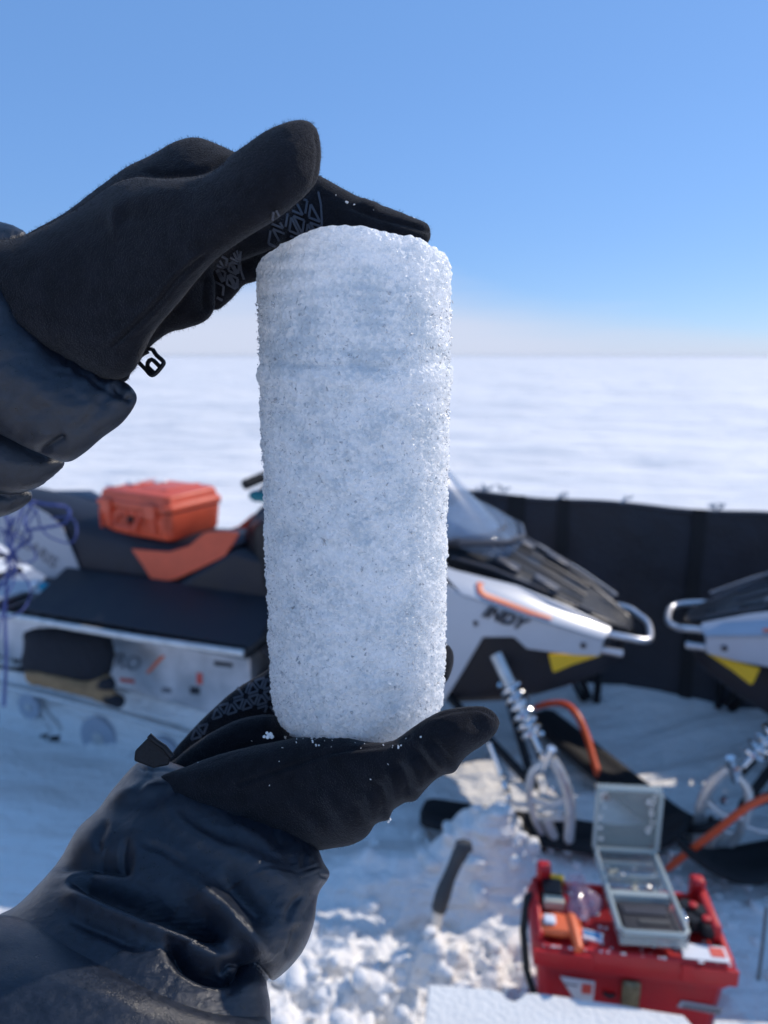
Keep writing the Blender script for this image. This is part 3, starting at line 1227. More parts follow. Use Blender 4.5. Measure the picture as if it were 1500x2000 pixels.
def grip_print(glove, regions, name='grip_print'):
    """moulded silicone triangles on the palm side, laid on the glove's own surface"""
    me = glove.data
    bvh = BVHTree.FromPolygons([v.co[:] for v in me.vertices], [p.vertices[:] for p in me.polygons])
    for poly, origin, a1, a2, border in regions:
        o = np.array(origin, float)
        a1 = np.array(a1, float)
        a2 = np.array(a2, float)
        mb = MB()

        def hit(p):
            r = rays(p[0], p[1])
            h = bvh.ray_cast(Vector(CAM), Vector(r / np.linalg.norm(r)))
            if h[0] is None:
                return None
            n = h[1]
            if n.dot(Vector(r)) > 0:
                n = -n
            return h[0] + n * 0.0006, h[0] - n * 0.0002

        def strip(p, q, w):
            p, q = np.array(p, float), np.array(q, float)
            t = (q - p) / (np.linalg.norm(q - p) + 1e-9)
            nrm = np.array([-t[1], t[0]]) * w
            nn = 3
            row = []
            for i in range(nn + 1):
                c = p + (q - p) * i / nn
                a, b = hit(c + nrm), hit(c - nrm)
                if a is None or b is None or (a[0] - b[0]).length > 0.008:
                    return
                row.append((a, b))
            for i in range(nn):
                (a, b), (c, d) = row[i], row[i + 1]
                if (a[0] - c[0]).length > 0.012:
                    return
                mb.add([a[0], b[0], d[0], c[0], a[1], b[1], d[1], c[1]], [[0, 1, 2, 3], [0, 3, 7, 4], [1, 5, 6, 2]])

        for i in range(-12, 13):
            for j in range(-12, 13):
                for up in (0, 1):
                    v0 = o + i * a1 + j * a2
                    tri = [v0, v0 + a1, v0 + a2] if up == 0 else [v0 + a1 + a2, v0 + a2, v0 + a1]
                    c = sum(tri) / 3
                    if poly_sd(np.array([c[0]]), np.array([c[1]]), poly)[0] < 3:
                        continue
                    tt = [c + (t - c) * 0.66 for t in tri]
                    for k in range(3):
                        strip(tt[k], tt[(k + 1) % 3], 2.1)
        if border:
            for k in range(len(border) - 1):
                strip(border[k], border[k + 1], 2.0)
        if mb.v:
            tag(attach(mb.build(name, GRIP, None)), kind='stuff')


grip_print(glove1, [
    ([(530, 425), (600, 380), (626, 384), (629, 452), (585, 478), (540, 496), (520, 505), (520, 440)], (525, 440), (34, 13), (6, -38),
     [(622, 376), (627, 400), (629, 430), (628, 455)]),
    ([(414, 520), (440, 495), (470, 488), (478, 545), (440, 590), (418, 606)], (416, 545), (24, 12), (3, -27),
     [(462, 488), (467, 505), (471, 530), (476, 545)]),
])
grip_print(glove2, [
    ([(332, 1488), (372, 1432), (415, 1388), (460, 1350), (515, 1316), (534, 1308), (541, 1398), (470, 1396), (420, 1415), (380, 1448), (345, 1490)],
     (440, 1400), (29, -9), (17, 22), None),
])


def fuzz(glove, count, length):
    me = glove.data
    n = len(me.polygons)
    cen = np.empty(n * 3, np.float32)
    me.polygons.foreach_get('center', cen)
    nor = np.empty(n * 3, np.float32)
    me.polygons.foreach_get('normal', nor)
    ar = np.empty(n, np.float32)
    me.polygons.foreach_get('area', ar)
    cen, nor = cen.reshape(-1, 3).astype(float), nor.reshape(-1, 3).astype(float)
    i = RNG.choice(n, count, p=ar.astype(float) / ar.sum(dtype=float))
    c = cen[i] + RNG.normal(size=(count, 3)) * 0.0004
    L = RNG.uniform(.4, 1.0, (count, 1)) ** 1.6 * length
    d = nor[i] + RNG.normal(size=(count, 3)) * 0.45
    d /= np.linalg.norm(d, axis=1, keepdims=True)
    s_ = np.cross(d, RNG.normal(size=(count, 3)))
    s_ /= np.linalg.norm(s_, axis=1, keepdims=True)
    w = 0.00007
    V = np.stack([c - nor[i] * .0003 - s_ * w, c - nor[i] * .0003 + s_ * w, c + d * L], 1).reshape(-1, 3)
    F = np.arange(count * 3).reshape(-1, 3)
    o = mesh_from('fleece_fuzz', V, F, smooth=False)
    o = link('fleece_fuzz', o, FUZZ, glove)
    tag(o, kind='stuff')


FUZZ = mat('fuzz_fibre', (0.035, 0.033, 0.036), rough=0.8, spec=0.2)
fuzz(glove1, 60000, 0.0016)
fuzz(glove2, 14000, 0.0010)


# sleeves ----------------------------------------------------------
def s_disp(px, py, co):
    w_ = np.stack([px / 38 + py / 60, py / 24, px * 0], -1)
    crk = 0.0006 * (0.45 - np.abs(fbm(w_, 3, 331)))
    d = crk + 0.0006 * fbm(np.stack([px / 55, py / 38, px * 0], -1), 3, 301)
    d = d + crease(px, py, [(92, 1700), (135, 1688), (175, 1683), (215, 1688), (262, 1700)], 0.0095, 34, 10)
    d = d + crease(px, py, [(130, 1712), (150, 1728), (200, 1755), (270, 1785), (340, 1812), (400, 1826), (455, 1832)], 0.0125, 40, 7)
    d = d + ridge(px, py, [(110, 1730), (160, 1755), (230, 1785), (320, 1820), (400, 1850)], 0.0055, 20)
    d = d + crease(px, py, [(330, 1825), (336, 1858), (362, 1890), (410, 1912), (455, 1914), (500, 1905), (535, 1925)], 0.0120, 34, 8)
    d = d + crease(px, py, [(432, 1895), (447, 1876), (475, 1876), (505, 1898), (535, 1922)], 0.0045, 12, 8)
    d = d + ridge(px, py, [(300, 1560), (350, 1600), (420, 1650), (520, 1700), (600, 1745)], 0.0052, 24)
    d = d + ridge(px, py, [(340, 1700), (400, 1750), (440, 1785), (500, 1850), (540, 1890)], 0.0075, 24)
    d = d - ridge(px, py, [(420, 1700), (480, 1760), (530, 1810)], 0.0055, 22)
    d = d + ridge(px, py, [(430, 1600), (500, 1640), (570, 1690)], 0.0036, 20)
    d = d - ridge(px, py, [(330, 1575), (400, 1622), (480, 1660)], 0.0036, 16)
    d = d + ridge(px, py, [(190, 1570), (260, 1545), (340, 1532), (400, 1540)], 0.0036, 15)
    d = d - ridge(px, py, [(200, 1600), (270, 1575), (330, 1565)], 0.0020, 18)
    d = d + ridge(px, py, [(335, 1815), (380, 1850), (430, 1868), (480, 1862)], 0.0030, 16)
    # puckers along the stitched hem
    dd, s, al = line_d(px, py, [(285, 1490), (345, 1495), (435, 1537), (520, 1575), (580, 1615), (625, 1665), (640, 1700)])
    d = d - 0.0020 * np.exp(-((dd - 13) / 4.5) ** 2) + 0.0013 * np.exp(-(dd / 34) ** 2) * np.sin(al * 62 + 3 * np.sin(al * 19)) * (0.5 + vnoise(np.stack([al * 15, al * 0, al * 0], -1), 77))
    for p_, a_, w_2 in (([(440, 1545), (452, 1580), (470, 1610)], .0022, 7), ([(520, 1580), (538, 1630), (545, 1665)], .0020, 8), ([(590, 1625), (596, 1660), (590, 1700)], .0022, 8),
                        ([(360, 1505), (350, 1535), (330, 1560)], .0018, 7), ([(300, 1500), (285, 1530), (262, 1555)], .0018, 7), ([(560, 1880), (575, 1840), (580, 1800)], .0026, 9),
                        ([(180, 1660), (190, 1630), (215, 1600)], .0022, 8), ([(225, 1690), (232, 1660), (250, 1630)], .0020, 7), ([(470, 1905), (462, 1925), (440, 1945)], .0020, 8),
                        ([(600, 1740), (570, 1770), (560, 1810)], .0018, 8), ([(260, 1640), (320, 1660), (380, 1700)], .0020, 10), ([(120, 1790), (200, 1822), (290, 1860)], .0024, 11)):
        dq, sq, aq = line_d(px, py, p_)
        d = d - a_ * np.exp(-(dq / w_2) ** 2) * ends(aq, .3)
    # elbow end crease with the outer baffle
    d = d + crease(px, py, [(590, 1800), (612, 1760), (640, 1712)], 0.0018, 10, 8)
    return d


def s2_disp(px, py, co):
    d = 0.0010 * fbm(np.stack([px / 60, py / 45, px * 0], -1), 3, 311) + 0.0002 * (0.4 - np.abs(fbm(np.stack([px / 60, py / 26, px * 0], -1), 3, 341)))
    dd, s, al = line_d(px, py, [(0, 1796), (80, 1808), (160, 1842), (250, 1880), (330, 1925), (400, 1960), (470, 1985), (525, 2015)])
    d = d + 0.0012 * np.exp(-(dd / 22) ** 2) * np.sin(al * 60 + 1.5 * np.sin(al * 31)) - 0.0008 * np.exp(-((dd - 16) / 7) ** 2)
    d = d + ridge(px, py, [(60, 1900), (200, 1940), (330, 2000)], 0.0018, 26)
    return d


S1 = [(268, 1490), (300, 1484), (345, 1492), (435, 1532), (520, 1568), (580, 1608), (615, 1646), (632, 1684), (644, 1710), (621, 1752),
      (614, 1800), (596, 1850), (568, 1888), (535, 1916), (522, 1925), (528, 1965), (528, 2060), (500, 2200), (200, 2300), (-120, 2150),
      (-120, 1900), (-20, 1800), (30, 1770), (70, 1732), (105, 1692), (150, 1620), (190, 1582), (228, 1532)]
S2 = [(-160, 1850), (-70, 1795), (0, 1787), (50, 1794), (90, 1804), (160, 1834), (250, 1870), (330, 1914), (400, 1948), (470, 1968),
      (524, 1992), (556, 2070), (548, 2300), (300, 2460), (-100, 2460), (-300, 2200)]
S3 = [(-300, 2150), (0, 2240), (300, 2330), (500, 2420), (520, 2600), (300, 2760), (-200, 2820), (-520, 2700), (-520, 2350)]
attach(soft_body('sleeve', [dict(p=S1, z=lambda px, py: 0.366 - 0.00015 * np.clip(py - 1480, 0, 640), flat=0.80, cap=0.050)],
                 (0.195, 0.43), step=3, dz=0.0012, m=JACKET, disp=s_disp))
attach(soft_body('sleeve', [dict(p=S2, z=lambda px, py: 0.306 - 0.00013 * np.clip(py - 1780, 0, 500), flat=0.8, cap=0.050), dict(p=S3, z=0.26, flat=0.8, cap=0.05)],
                 (0.175, 0.40), step=5, dz=0.0013, m=JACKET, disp=s2_disp))


def u1_disp(px, py, co):
    d = 0.0010 * fbm(np.stack([px / 60, py / 42, px * 0], -1), 3, 321) + 0.0008 * (0.4 - np.abs(fbm(np.stack([px / 50, py / 28, px * 0], -1), 3, 351)))
    dd, s, al = line_d(px, py, [(0, 505), (45, 600), (110, 675), (150, 700), (200, 738), (250, 765)])
    d = d + 0.0010 * np.exp(-(dd / 20) ** 2) * np.sin(al * 45) - 0.0010 * np.exp(-((dd - 14) / 6) ** 2)
    d = d + crease(px, py, [(215, 748), (240, 765), (262, 790)], 0.003, 9, 7)
    d = d + crease(px, py, [(70, 885), (100, 868), (130, 850)], 0.003, 8, 8)
    d = d - ridge(px, py, [(130, 862), (190, 800), (225, 745)], 0.0012, 14)
    d = d + ridge(px, py, [(20, 700), (80, 760), (150, 810)], 0.0016, 26)
    return d


U1 = [(-420, 420), (-150, 420), (-20, 480), (5, 520), (45, 600), (85, 650), (112, 682), (150, 702), (200, 732), (238, 742), (262, 762),
      (267, 785), (240, 825), (200, 855), (165, 885), (132, 903), (95, 893), (40, 868), (0, 848), (-100, 810), (-300, 760), (-460, 700)]
U0 = [(-420, 400), (-150, 400), (-60, 425), (0, 432), (34, 444), (52, 458), (40, 480), (20, 500), (-40, 540), (-200, 560), (-420, 560)]
U2 = [(-420, 700), (-150, 760), (0, 820), (80, 870), (124, 898), (118, 918), (90, 942), (62, 957), (30, 964), (0, 962), (-120, 940), (-420, 900)]
U3 = [(-420, 880), (-120, 920), (0, 950), (45, 952), (63, 962), (60, 980), (30, 1000), (0, 1010), (-100, 1040), (-420, 1040)]
attach(soft_body('sleeve', [dict(p=U1, z=0.315, flat=0.75, cap=0.048)], (0.23, 0.40), step=5, dz=0.0012, m=JACKET, disp=u1_disp))
attach(soft_body('sleeve', [dict(p=U0, z=0.362, flat=0.9), dict(p=U2, z=0.335, flat=0.9), dict(p=U3, z=0.345, flat=1.0)],
                 (0.28, 0.42), step=5, dz=0.0012, k=0.001, m=JACKET, disp=None, rough=0.0004))

# the rest of the person, standing just outside the left edge
def world_part(mb, name, m, **k):
    o = mb.build(name, m, None, **k)
    return attach(o)


def oval(c, rx, ry, n=16):
    return [(c[0] + rx * math.cos(2 * math.pi * k / n), c[1] + ry * math.sin(2 * math.pi * k / n), c[2]) for k in range(n)]


pb = MB()
pb.loft([oval((-.84, .36, z), rx, ry) for z, rx, ry in ((.62, .20, .24), (.68, .22, .27), (.76, .205, .25), (.84, .225, .27), (.93, .205, .25), (1.02, .225, .275),
                                                     (1.10, .205, .26), (1.19, .22, .28), (1.27, .20, .27), (1.34, .19, .25), (1.40, .13, .18), (1.45, .09, .10), (1.50, .085, .09))])
world_part(pb, 'jacket_body', JACKET, sub=1)
pb = MB()
e0 = at(-330, 620, .33)
pb.tube(curve_pts([(-.80, .52, 1.33), (-.68, .52, 1.26), (-.52, .45, 1.25), (-.38, .38, 1.29), tuple(e0)], 4), [.085 - .0014 * i + .006 * math.sin(i * 2.1) for i in range(17)], 16)
world_part(pb, 'upper_arm_sleeve', JACKET)
pb = MB()
e1 = at(0, 2600, .27)
pb.tube(curve_pts([(-.80, .20, 1.33), (-.70, .15, 1.20), (-.55, .16, 1.02), (-.40, .20, .88), (-.28, .24, .84), tuple(e1)], 4), [.085 - .0010 * i + .006 * math.sin(i * 2.1) for i in range(21)], 16)
world_part(pb, 'upper_arm_sleeve', JACKET)
for yy in (.25, .47):
    pb = MB()
    pb.loft([oval((-.84, yy, z), rx, rx * 1.05) for z, rx in ((.06, .075), (.2, .08), (.42, .085), (.6, .10), (.72, .11))])
    world_part(pb, 'trouser_leg', PANTS, sub=1)
    pb = MB()
    pb.loft([[(-.84 + x * 1.0, yy + y, z) for x, y in ((-.09, -.05), (.06, -.055), (.17, -.04), (.19, 0), (.17, .04), (.06, .055), (-.09, .05), (-.10, 0))] for z in (-.03, .04)]
            + [[(-.84 + x * .55, yy + y * .8, .11) for x, y in ((-.09, -.05), (.06, -.055), (.13, -.04), (.14, 0), (.13, .04), (.06, .055), (-.09, .05), (-.10, 0))]])
    world_part(pb, 'boot', RUBBER, bevel=.01)
pb = MB()
pb.loft([oval((-.83 + dx, .36, z), rx, ry) for z, rx, ry, dx in ((1.47, .055, .055, 0), (1.52, .075, .06, .015), (1.56, .095, .072, .015), (1.62, .10, .078, .01), (1.68, .098, .08, 0), (1.73, .08, .068, -.005), (1.76, .03, .03, -.005))])
pb.box((-.725, .36, 1.60), (.03, .022, .035))
world_part(pb, 'face', SKIN, sub=1)
pb = MB()
pb.loft([oval((-.835, .36, z), rx, ry) for z, rx, ry in ((1.635, .112, .092), (1.67, .116, .096), (1.72, .106, .088), (1.765, .075, .065), (1.785, .02, .02))])
world_part(pb, 'knit_hat', MITT, sub=1)

# plastic hook under the upper cuff, buckle on the lower cuff
hk = MB()
for pts, r in (([(255, 692), (268, 705), (285, 722), (294, 732), (303, 730), (317, 714), (319, 706), (306, 694), (298, 682)], .00105),
               ([(272, 688), (284, 682), (298, 682)], .0009), ([(268, 705), (276, 694), (290, 686)], .0010),
               ([(303, 730), (288, 714), (296, 702), (312, 716)], .00105), ([(252, 700), (262, 690), (280, 676)], .0009)):
    hk.tube([at(x, y, 0.335) for x, y in curve_pts(pts, 3)], r, 8)
attach(hk.build('cuff_hook', BPLAST, None))
bk = MB()
bpts = [(262, 1486), (264, 1466), (288, 1442), (292, 1436), (300, 1446), (318, 1458), (334, 1476), (330, 1494), (300, 1500)]
bk.loft([[tuple(at(x, y, z)) for x, y in bpts] for z in (0.336, 0.346)])
attach(bk.build('cuff_buckle', WEB, None, bevel=0.0008))
bk = MB()
bk.tube([at(x, y, 0.334) for x, y in [(291, 1436), (304, 1448), (322, 1460), (336, 1478)]], 0.0013, 8)
attach(bk.build('buckle_bar', BPLAST, None))

# a few snow crumbs caught on the gloves
cr = MB()
for gl, n_, box_ in ((glove2, 34, (545, 1440, 830, 1462)), (glove2, 4, (380, 1440, 560, 1560)), (glove2, 3, (700, 1480, 900, 1600)), (glove1, 9, (640, 350, 830, 440))):
    bv_ = BVHTree.FromPolygons([v.co[:] for v in gl.data.vertices], [p.vertices[:] for p in gl.data.polygons])
    for _ in range(n_):
        px, py = random.uniform(box_[0], box_[2]), box_[1] + (box_[3] - box_[1]) * random.random() ** 2
        d_ = rays(px, py)
        h_ = bv_.ray_cast(Vector(CAM), Vector(d_ / np.linalg.norm(d_)))
        if h_[0] is None:
            continue
        r = random.choice((.00018, .00022, .0003, .0005))
        c = np.array(h_[0]) - d_ * r * .5
        for q in range(3):
            cr.lathe([(r * .2, -r), (r, -.3 * r), (r * .8, .5 * r), (r * .2, r)], 4, c + RNG.normal(size=3) * r * .8)
for px, py, z, r in ((528, 1436, .343, .0011), (521, 1437, .343, .0008), (670, 381, .345, .0009), (757, 1600, .325, .0007), (680, 384, .345, .0005)):
    c = at(px, py, z)
    for q in range(3):
        cr.lathe([(r * .2, -r), (r, -.3 * r), (r * .9, .4 * r), (r * .2, r)], 6, c + RNG.normal(size=3) * r * .7)
tag(attach(cr.build('snow_crumbs', SNOW2, None)), kind='stuff')


# ------------------------------------------------------------------ snowmobiles
class Frame:
    """a machine's own frame: x forward, y left, z up, origin on the ground under the nose"""
    def __init__(s, o, th):
        s.o = np.array([o[0], o[1], 0.0])
        s.th = th
        s.f = np.array([math.cos(th), math.sin(th), 0])
        s.l = np.array([-math.sin(th), math.cos(th), 0])

    def on_y(s, px, py, yl):
        r = rays(px, py)
        t = (yl - np.dot(CAM - s.o, s.l)) / np.dot(r, s.l)
        p = CAM + r * t
        return float((p - s.o) @ s.f), float(p[2])

    def side(s, px, py, yf):
        y = -.3
        for _ in range(25):
            x, z = s.on_y(px, py, y)
            y = yf(x) if callable(yf) else yf
        return x, z


body = lambda x: .15 + .21 * min(1, max(0, (-x - .08) / .5)) ** .7
F1 = Frame((0.812, 2.026), rad(-21))
side = F1.side
TILT = 1.5
crease_z = lambda x: .53 + (.665 - .53) * (-.127 - x) / (.503 - .127)


def side_t(px, py):
    """place on the tilted shoulder panel"""
    y = -.3
    for _ in range(40):
        x, z = F1.on_y(px, py, y)
        y = .5 * y + .5 * -(body(x) - TILT * max(0, z - crease_z(x)))
    return x, z



def ringsec(x, w, zb, zt, r=.35, n=5):
    """rounded box cross-section across the machine at x"""
    pts = []
    hw, hh = w, (zt - zb) / 2
    zc = (zt + zb) / 2
    for cx_, cz_, a0 in ((1, 1, 0), (-1, 1, 90), (-1, -1, 180), (1, -1, 270)):
        rr = min(hw, hh) * r
        for k in range(n):
            a = rad(a0 + 90 * k / (n - 1))
            pts.append((x, cx_ * (hw - rr) + rr * math.cos(a), zc + cz_ * (hh - rr) + rr * math.sin(a)))
    return pts


def snowmobile(fr, label, first):
    near = -1 if first else 1
    ox, oy = fr.o[0], fr.o[1]
    root = empty('snowmobile', (ox, oy, 0), fr.th, label, 'snowmobile', 'snowmobiles parked nose to nose')
    P = WHITEP if first else GREYP

    def panel_y(sg, inset=0.0, tilt=0.0, z0=.55):
        return lambda x, z: sg * (body(x) + inset - tilt * max(0, z - crease_z(x)))

    # lower body and hood
    MB().loft([ringsec(-.07, .09, .415, .49), ringsec(-.16, .14, .37, .50), ringsec(-.30, .19, .30, .53), ringsec(-.52, .235, .24, .56),
               ringsec(-.85, .27, .25, .56), ringsec(-1.15, .24, .27, .52), ringsec(-1.32, .19, .28, .50)]).build('belly_pan', BSATIN, root, sub=1)
    MB().loft([ringsec(-.045, .06, .47, .505), ringsec(-.12, .115, .49, .55), ringsec(-.24, .150, .50, .60), ringsec(-.38, .175, .52, .665),
               ringsec(-.54, .20, .56, .75), ringsec(-.72, .23, .56, .80), ringsec(-.95, .26, .55, .85), ringsec(-1.12, .22, .5, .83),
               ringsec(-1.27, .17, .5, .80), ringsec(-1.36, .12, .5, .70)]).build('hood', BPLAST, root, sub=1)
    # rounded console behind the bars
    MB().loft([ringsec(-1.12, .10, .70, .84, .9), ringsec(-1.22, .12, .66, .86, .9), ringsec(-1.32, .115, .62, .80, .9),
               ringsec(-1.39, .09, .60, .70, .9)]).build('console', BSATIN, root, sub=1)
    top_poly = [side_t(x, y) for x, y in [(850, 1098), (890, 1112), (1010, 1142), (1110, 1182), (1195, 1224), (1190, 1238), (1180, 1246), (1110, 1224), (1040, 1202), (905, 1158)]]
    low_poly = [side(x, y, lambda q: -body(q)) for x, y in [(850, 1125), (905, 1160), (1040, 1204), (1110, 1226), (1180, 1248), (1172, 1279), (1120, 1277), (1080, 1272), (1030, 1265), (1005, 1242), (945, 1242), (900, 1318), (866, 1372), (820, 1440), (780, 1440), (800, 1150)]]
    hoodline1 = [side(x, y, lambda q: -body(q) + .10) for x, y in [(880, 1088), (960, 1110), (1040, 1143), (1130, 1183), (1225, 1226)]]
    hoodline2 = [side(x, y, 0.0) for x, y in [(965, 1058), (1020, 1088), (1085, 1124), (1146, 1160)]]
    for sg in (-1, 1):
        MB().plate(low_poly, panel_y(sg), .012, sg).build('side_panel', P, root, bevel=.004)
        tp = MB().plate(top_poly, panel_y(sg, .004, TILT), .014, sg).build('top_panel', P, root, bevel=.004)
        st = [side_t(x, y) for x, y in [(935, 1132), (948, 1134), (945, 1146), (952, 1153), (1040, 1187), (1080, 1200), (1080, 1205), (1035, 1194), (950, 1162), (937, 1152)]]
        MB().plate(st, panel_y(sg, .0205, TILT), .0015, sg).build('stripe', ORINK, tp)
        # model word on the side panel
        M = (Matrix.Translation((side(1000, 1190, lambda q: -body(q))[0], sg * (body(-.38) + .018), .605))
             @ Matrix.Rotation(rad(-20) * 1.0, 4, 'Z' if False else 'Y') @ Matrix.Identity(4))
        bx, bz = side(985, 1203, lambda q: -body(q))
        yaw = math.atan2(body(-.5) - body(-.3), .2)
        if sg < 0:
            M = Matrix.Translation((bx, -(body(bx) + .0165), bz)) @ Matrix.Rotation(-yaw * -1 * -1, 4, 'Z') @ Matrix.Rotation(rad(18), 4, 'Y') @ Matrix.Rotation(math.pi / 2, 4, 'X')
            M = Matrix.Translation((bx, -(body(bx) + .0165), bz)) @ Matrix.Rotation(yaw, 4, 'Z') @ Matrix.Rotation(rad(20), 4, 'Y') @ Matrix.Rotation(math.pi / 2, 4, 'X')
        else:
            M = Matrix.Translation((bx, (body(bx) + .0165), bz)) @ Matrix.Rotation(math.pi - yaw, 4, 'Z') @ Matrix.Rotation(rad(-20), 4, 'Y') @ Matrix.Rotation(math.pi / 2, 4, 'X')
        text_mesh('INDY', .050, INK, 'lettering', root, M, shear=.35, bold=.002)
        yl = [side(x, y, lambda q: -body(q) + .02) for x, y in [(1072, 1276), (1176, 1278), (1120, 1296), (1085, 1311), (1080, 1310)]]
        MB().plate(yl, panel_y(sg, -.022), .012, sg).build('reflector', YELLOW, root, bevel=.003)
        MB().tube([(x, sg * (body(x) - .10), z) for x, z in hoodline1], .0075, 8, flat=.6).build('hood_trim', DGREY, root)
        MB().tube([(x, sg * .045, z + .008) for x, z in hoodline2], .0065, 8).build('hood_trim', DGREY, root)
        for cx_, cz_ in (side(988, 1105, lambda q: -.15), side(1068, 1138, lambda q: -.12)):
            MB().box((cx_, sg * .135, cz_), (.085, .05, .018), M=Matrix.Rotation(rad(27), 3, 'Y')).build('vent', DGREY, root, bevel=.006)
        # bolts of the panel
        for px, py in ((1140, 1258), (930, 1215)):
            x, z = side(px, py, lambda q: -body(q))
            MB().lathe([(.001, 0), (.009, 0), (.008, .004), (.001, .005)], 12, (x, sg * (body(x) + .013), z), 'Y').build('bolt', DGREY, root)
        # suspension; far-side shock, spring and spindle coloured black in place of shade
        def q(px, py, yl_):
            x, z = side(px, py, yl_)
            return (x, -yl_ * -1 * (-sg) * -1 if False else sg * abs(yl_), z)
        sh0, sh1, sh2 = q(968, 1278, -.36), q(1000, 1345, -.39), q(1056, 1468, -.44)
        MB().tube([sh0, sh1], .017, 12).build('shock_body', ALU if sg == near else BPLAST, root)
        MB().tube([sh1, sh2], .008, 10).build('shock_rod', CHROME, root)
        sv0, sv1 = Vector(q(992, 1330, -.385)), Vector(q(1043, 1440, -.43))
        ax = (sv1 - sv0).normalized()
        u = ax.orthogonal().normalized()
        w = ax.cross(u)
        n = 90
        MB().tube([sv0 + (sv1 - sv0) * (k / n) + (u * math.cos(k / n * 2 * math.pi * 6.5) + w * math.sin(k / n * 2 * math.pi * 6.5)) * .027 for k in range(n + 1)],
                  .0058, 7).build('spring', CHROME if sg == near else BPLAST, root)
        MB().tube([q(1062, 1500, -.45), q(1078, 1462, -.46)], .012, 10).build('ball_joint', CHROME, root)
        yS = -.45
        outer = [(1078, 1482), (1058, 1492), (1040, 1508), (1034, 1545), (1042, 1590), (1058, 1628), (1078, 1664)]
        inner = [(1078, 1482), (1096, 1512), (1112, 1560), (1113, 1610), (1108, 1662)]
        s_ = MB()
        s_.tube([q(a, b, yS) for a, b in curve_pts(outer, 3)], .0115, 8)
        s_.tube([q(a, b, yS) for a, b in curve_pts(inner, 3)], .0145, 8)
        s_.tube([q(1036, 1560, yS), q(1076, 1572, yS), q(1112, 1558, yS)], .011, 8)
        s_.tube([q(1052, 1598, yS), q(1112, 1600, yS)], .0065, 8)
        s_.tube([q(1066, 1598, yS), q(1088, 1650, yS)], .015, 8)
        s_.tube([q(1036, 1572, yS), q(1010, 1570, yS), q(992, 1562, yS)], .008, 8)
        s_.build('spindle', ALU if sg == near else BPLAST, root)  # bare metal on the near side, shade painted in as black on the far
        b_ = MB()
        b_.tube([(-.40, sg * .20, .33), q(1045, 1540, -.44)], .013, 8)
        b_.tube([(-.62, sg * .20, .31), q(1045, 1540, -.44)], .013, 8)
        b_.tube([(-.42, sg * .20, .44), q(1062, 1492, -.44)], .011, 8)
        b_.build('control_arm', BPLAST, root)
        b_ = MB()
        b_.tube([q(955, 1450, -.36), q(975, 1500, -.38), q(985, 1530, -.40), q(995, 1562, -.43)], .007, 8)
        b_.build('tie_rod', CHROME, root)
        for px, py in ((982, 1520), (990, 1545), (1075, 1545), (1092, 1590), (1062, 1478), (1046, 1548)):
            c = q(px, py, -.462)
            MB().lathe([(.001, -.006), (.010, -.006), (.010, .006), (.001, .007)], 8, c, 'Y').build('bolt', CHROME, root)
    # bumper
    bt = [(-.16, -.135, .522), (-.08, -.13, .515), (-.025, -.112, .505), (-.004, -.07, .50), (-.012, .05, .50), (-.045, .108, .505), (-.08, .13, .515), (-.16, .135, .522)]
    MB().tube(curve_pts(bt, 4), .0100, 12).build('bumper', BUMPER, root)
    for sg in (-1, 1):
        MB().tube([(-.14, sg * .135, .468), (-.075, sg * .13, .463)], .011, 10).build('bumper_stub', BUMPER, root)
    # windshield: a bent clear sheet
    secs = []
    for t in np.linspace(0, 1, 7):
        x0, z0, w0 = -.47 - .20 * t, .765 + .205 * t, .24 - .075 * t
        ring = []
        for a in np.linspace(-1, 1, 13):
            ring.append((x0 - .16 * a * a, w0 * a * 1.05, z0 - .03 * a * a * t))
        for a in np.linspace(1, -1, 13):
            ring.append((x0 - .16 * a * a - .004, w0 * a * 1.05, z0 - .03 * a * a * t))
        secs.append(ring)
    MB().loft(secs).build('windshield', SHIELD, root)
    rimp = [(-.47 - .16 * a * a + .004, .24 * a * 1.05, .77) for a in np.linspace(-1, 1, 15)]
    MB().tube(rimp, .012, 8).build('windshield_trim', DGREY, root)
    MB().tube([(-.55, -.235, .775), (-.43, -.12, .76), (-.40, 0, .755), (-.43, .12, .76), (-.55, .235, .775)], .010, 8).build('windshield_trim', DGREY, root)
    MB().loft([ringsec(-.40, .12, .70, .755, .8), ringsec(-.52, .20, .72, .80, .8), ringsec(-.66, .20, .78, .86, .8)]).build('headlight', MATS['windshield_plastic'], root, sub=1)
    # handlebars
    hb = MB()
    hb.tube([(-1.12, 0, .78), (-1.10, 0, .93)], .03, 12)
    hb.tube(curve_pts([(-1.165, -.24, .945), (-1.12, -.14, .965), (-1.10, 0, .95), (-1.12, .14, .965), (-1.165, .24, .945)], 4), .011, 10)
    hb.build('handlebar', BPLAST, root)
    for sg in (-1, 1):
        g0, g1 = Vector((-1.135, sg * .22, .958)), Vector((-1.195, sg * .345, .925))
        MB().tube([g0, g1], [.0165, .0165], 12).build('grip', RUBBER, root, bevel=.003)
        MB().tube([g0 + Vector((.02, 0, -.01)), g1 + Vector((.045, -sg * .02, -.015))], .006, 8).build('brake_lever', DGREY, root)
    MB().tube([(-1.0, -.235, .955), (-.97, -.29, 1.00)], .004, 6).build('mirror_stalk', BPLAST, root)
    if first:
        x, z = side(503, 971, -.3)
        MB().loft([ringsec(x - .035, .016, z - .010, z + .012, .9), ringsec(x - .02, .022, z - .018, z + .018, .9), ringsec(x + .09, .022, z - .018, z + .018, .9)]).build('teal_throttle_cover', TEAL, root, bevel=.002).location = (0, -.28, 0)
    # seat
    topx = [-2.75, -2.45, -2.2, -1.95, -1.7, -1.5, -1.40, -1.335]
    topz = [.775, .765, .725, .680, .655, .665, .685, .70]
    botx = [-2.75, -2.45, -2.22, -2.02, -1.75, -1.61, -1.45, -1.36]
    botz = [.66, .565, .445, .425, .46, .50, .60, .66]
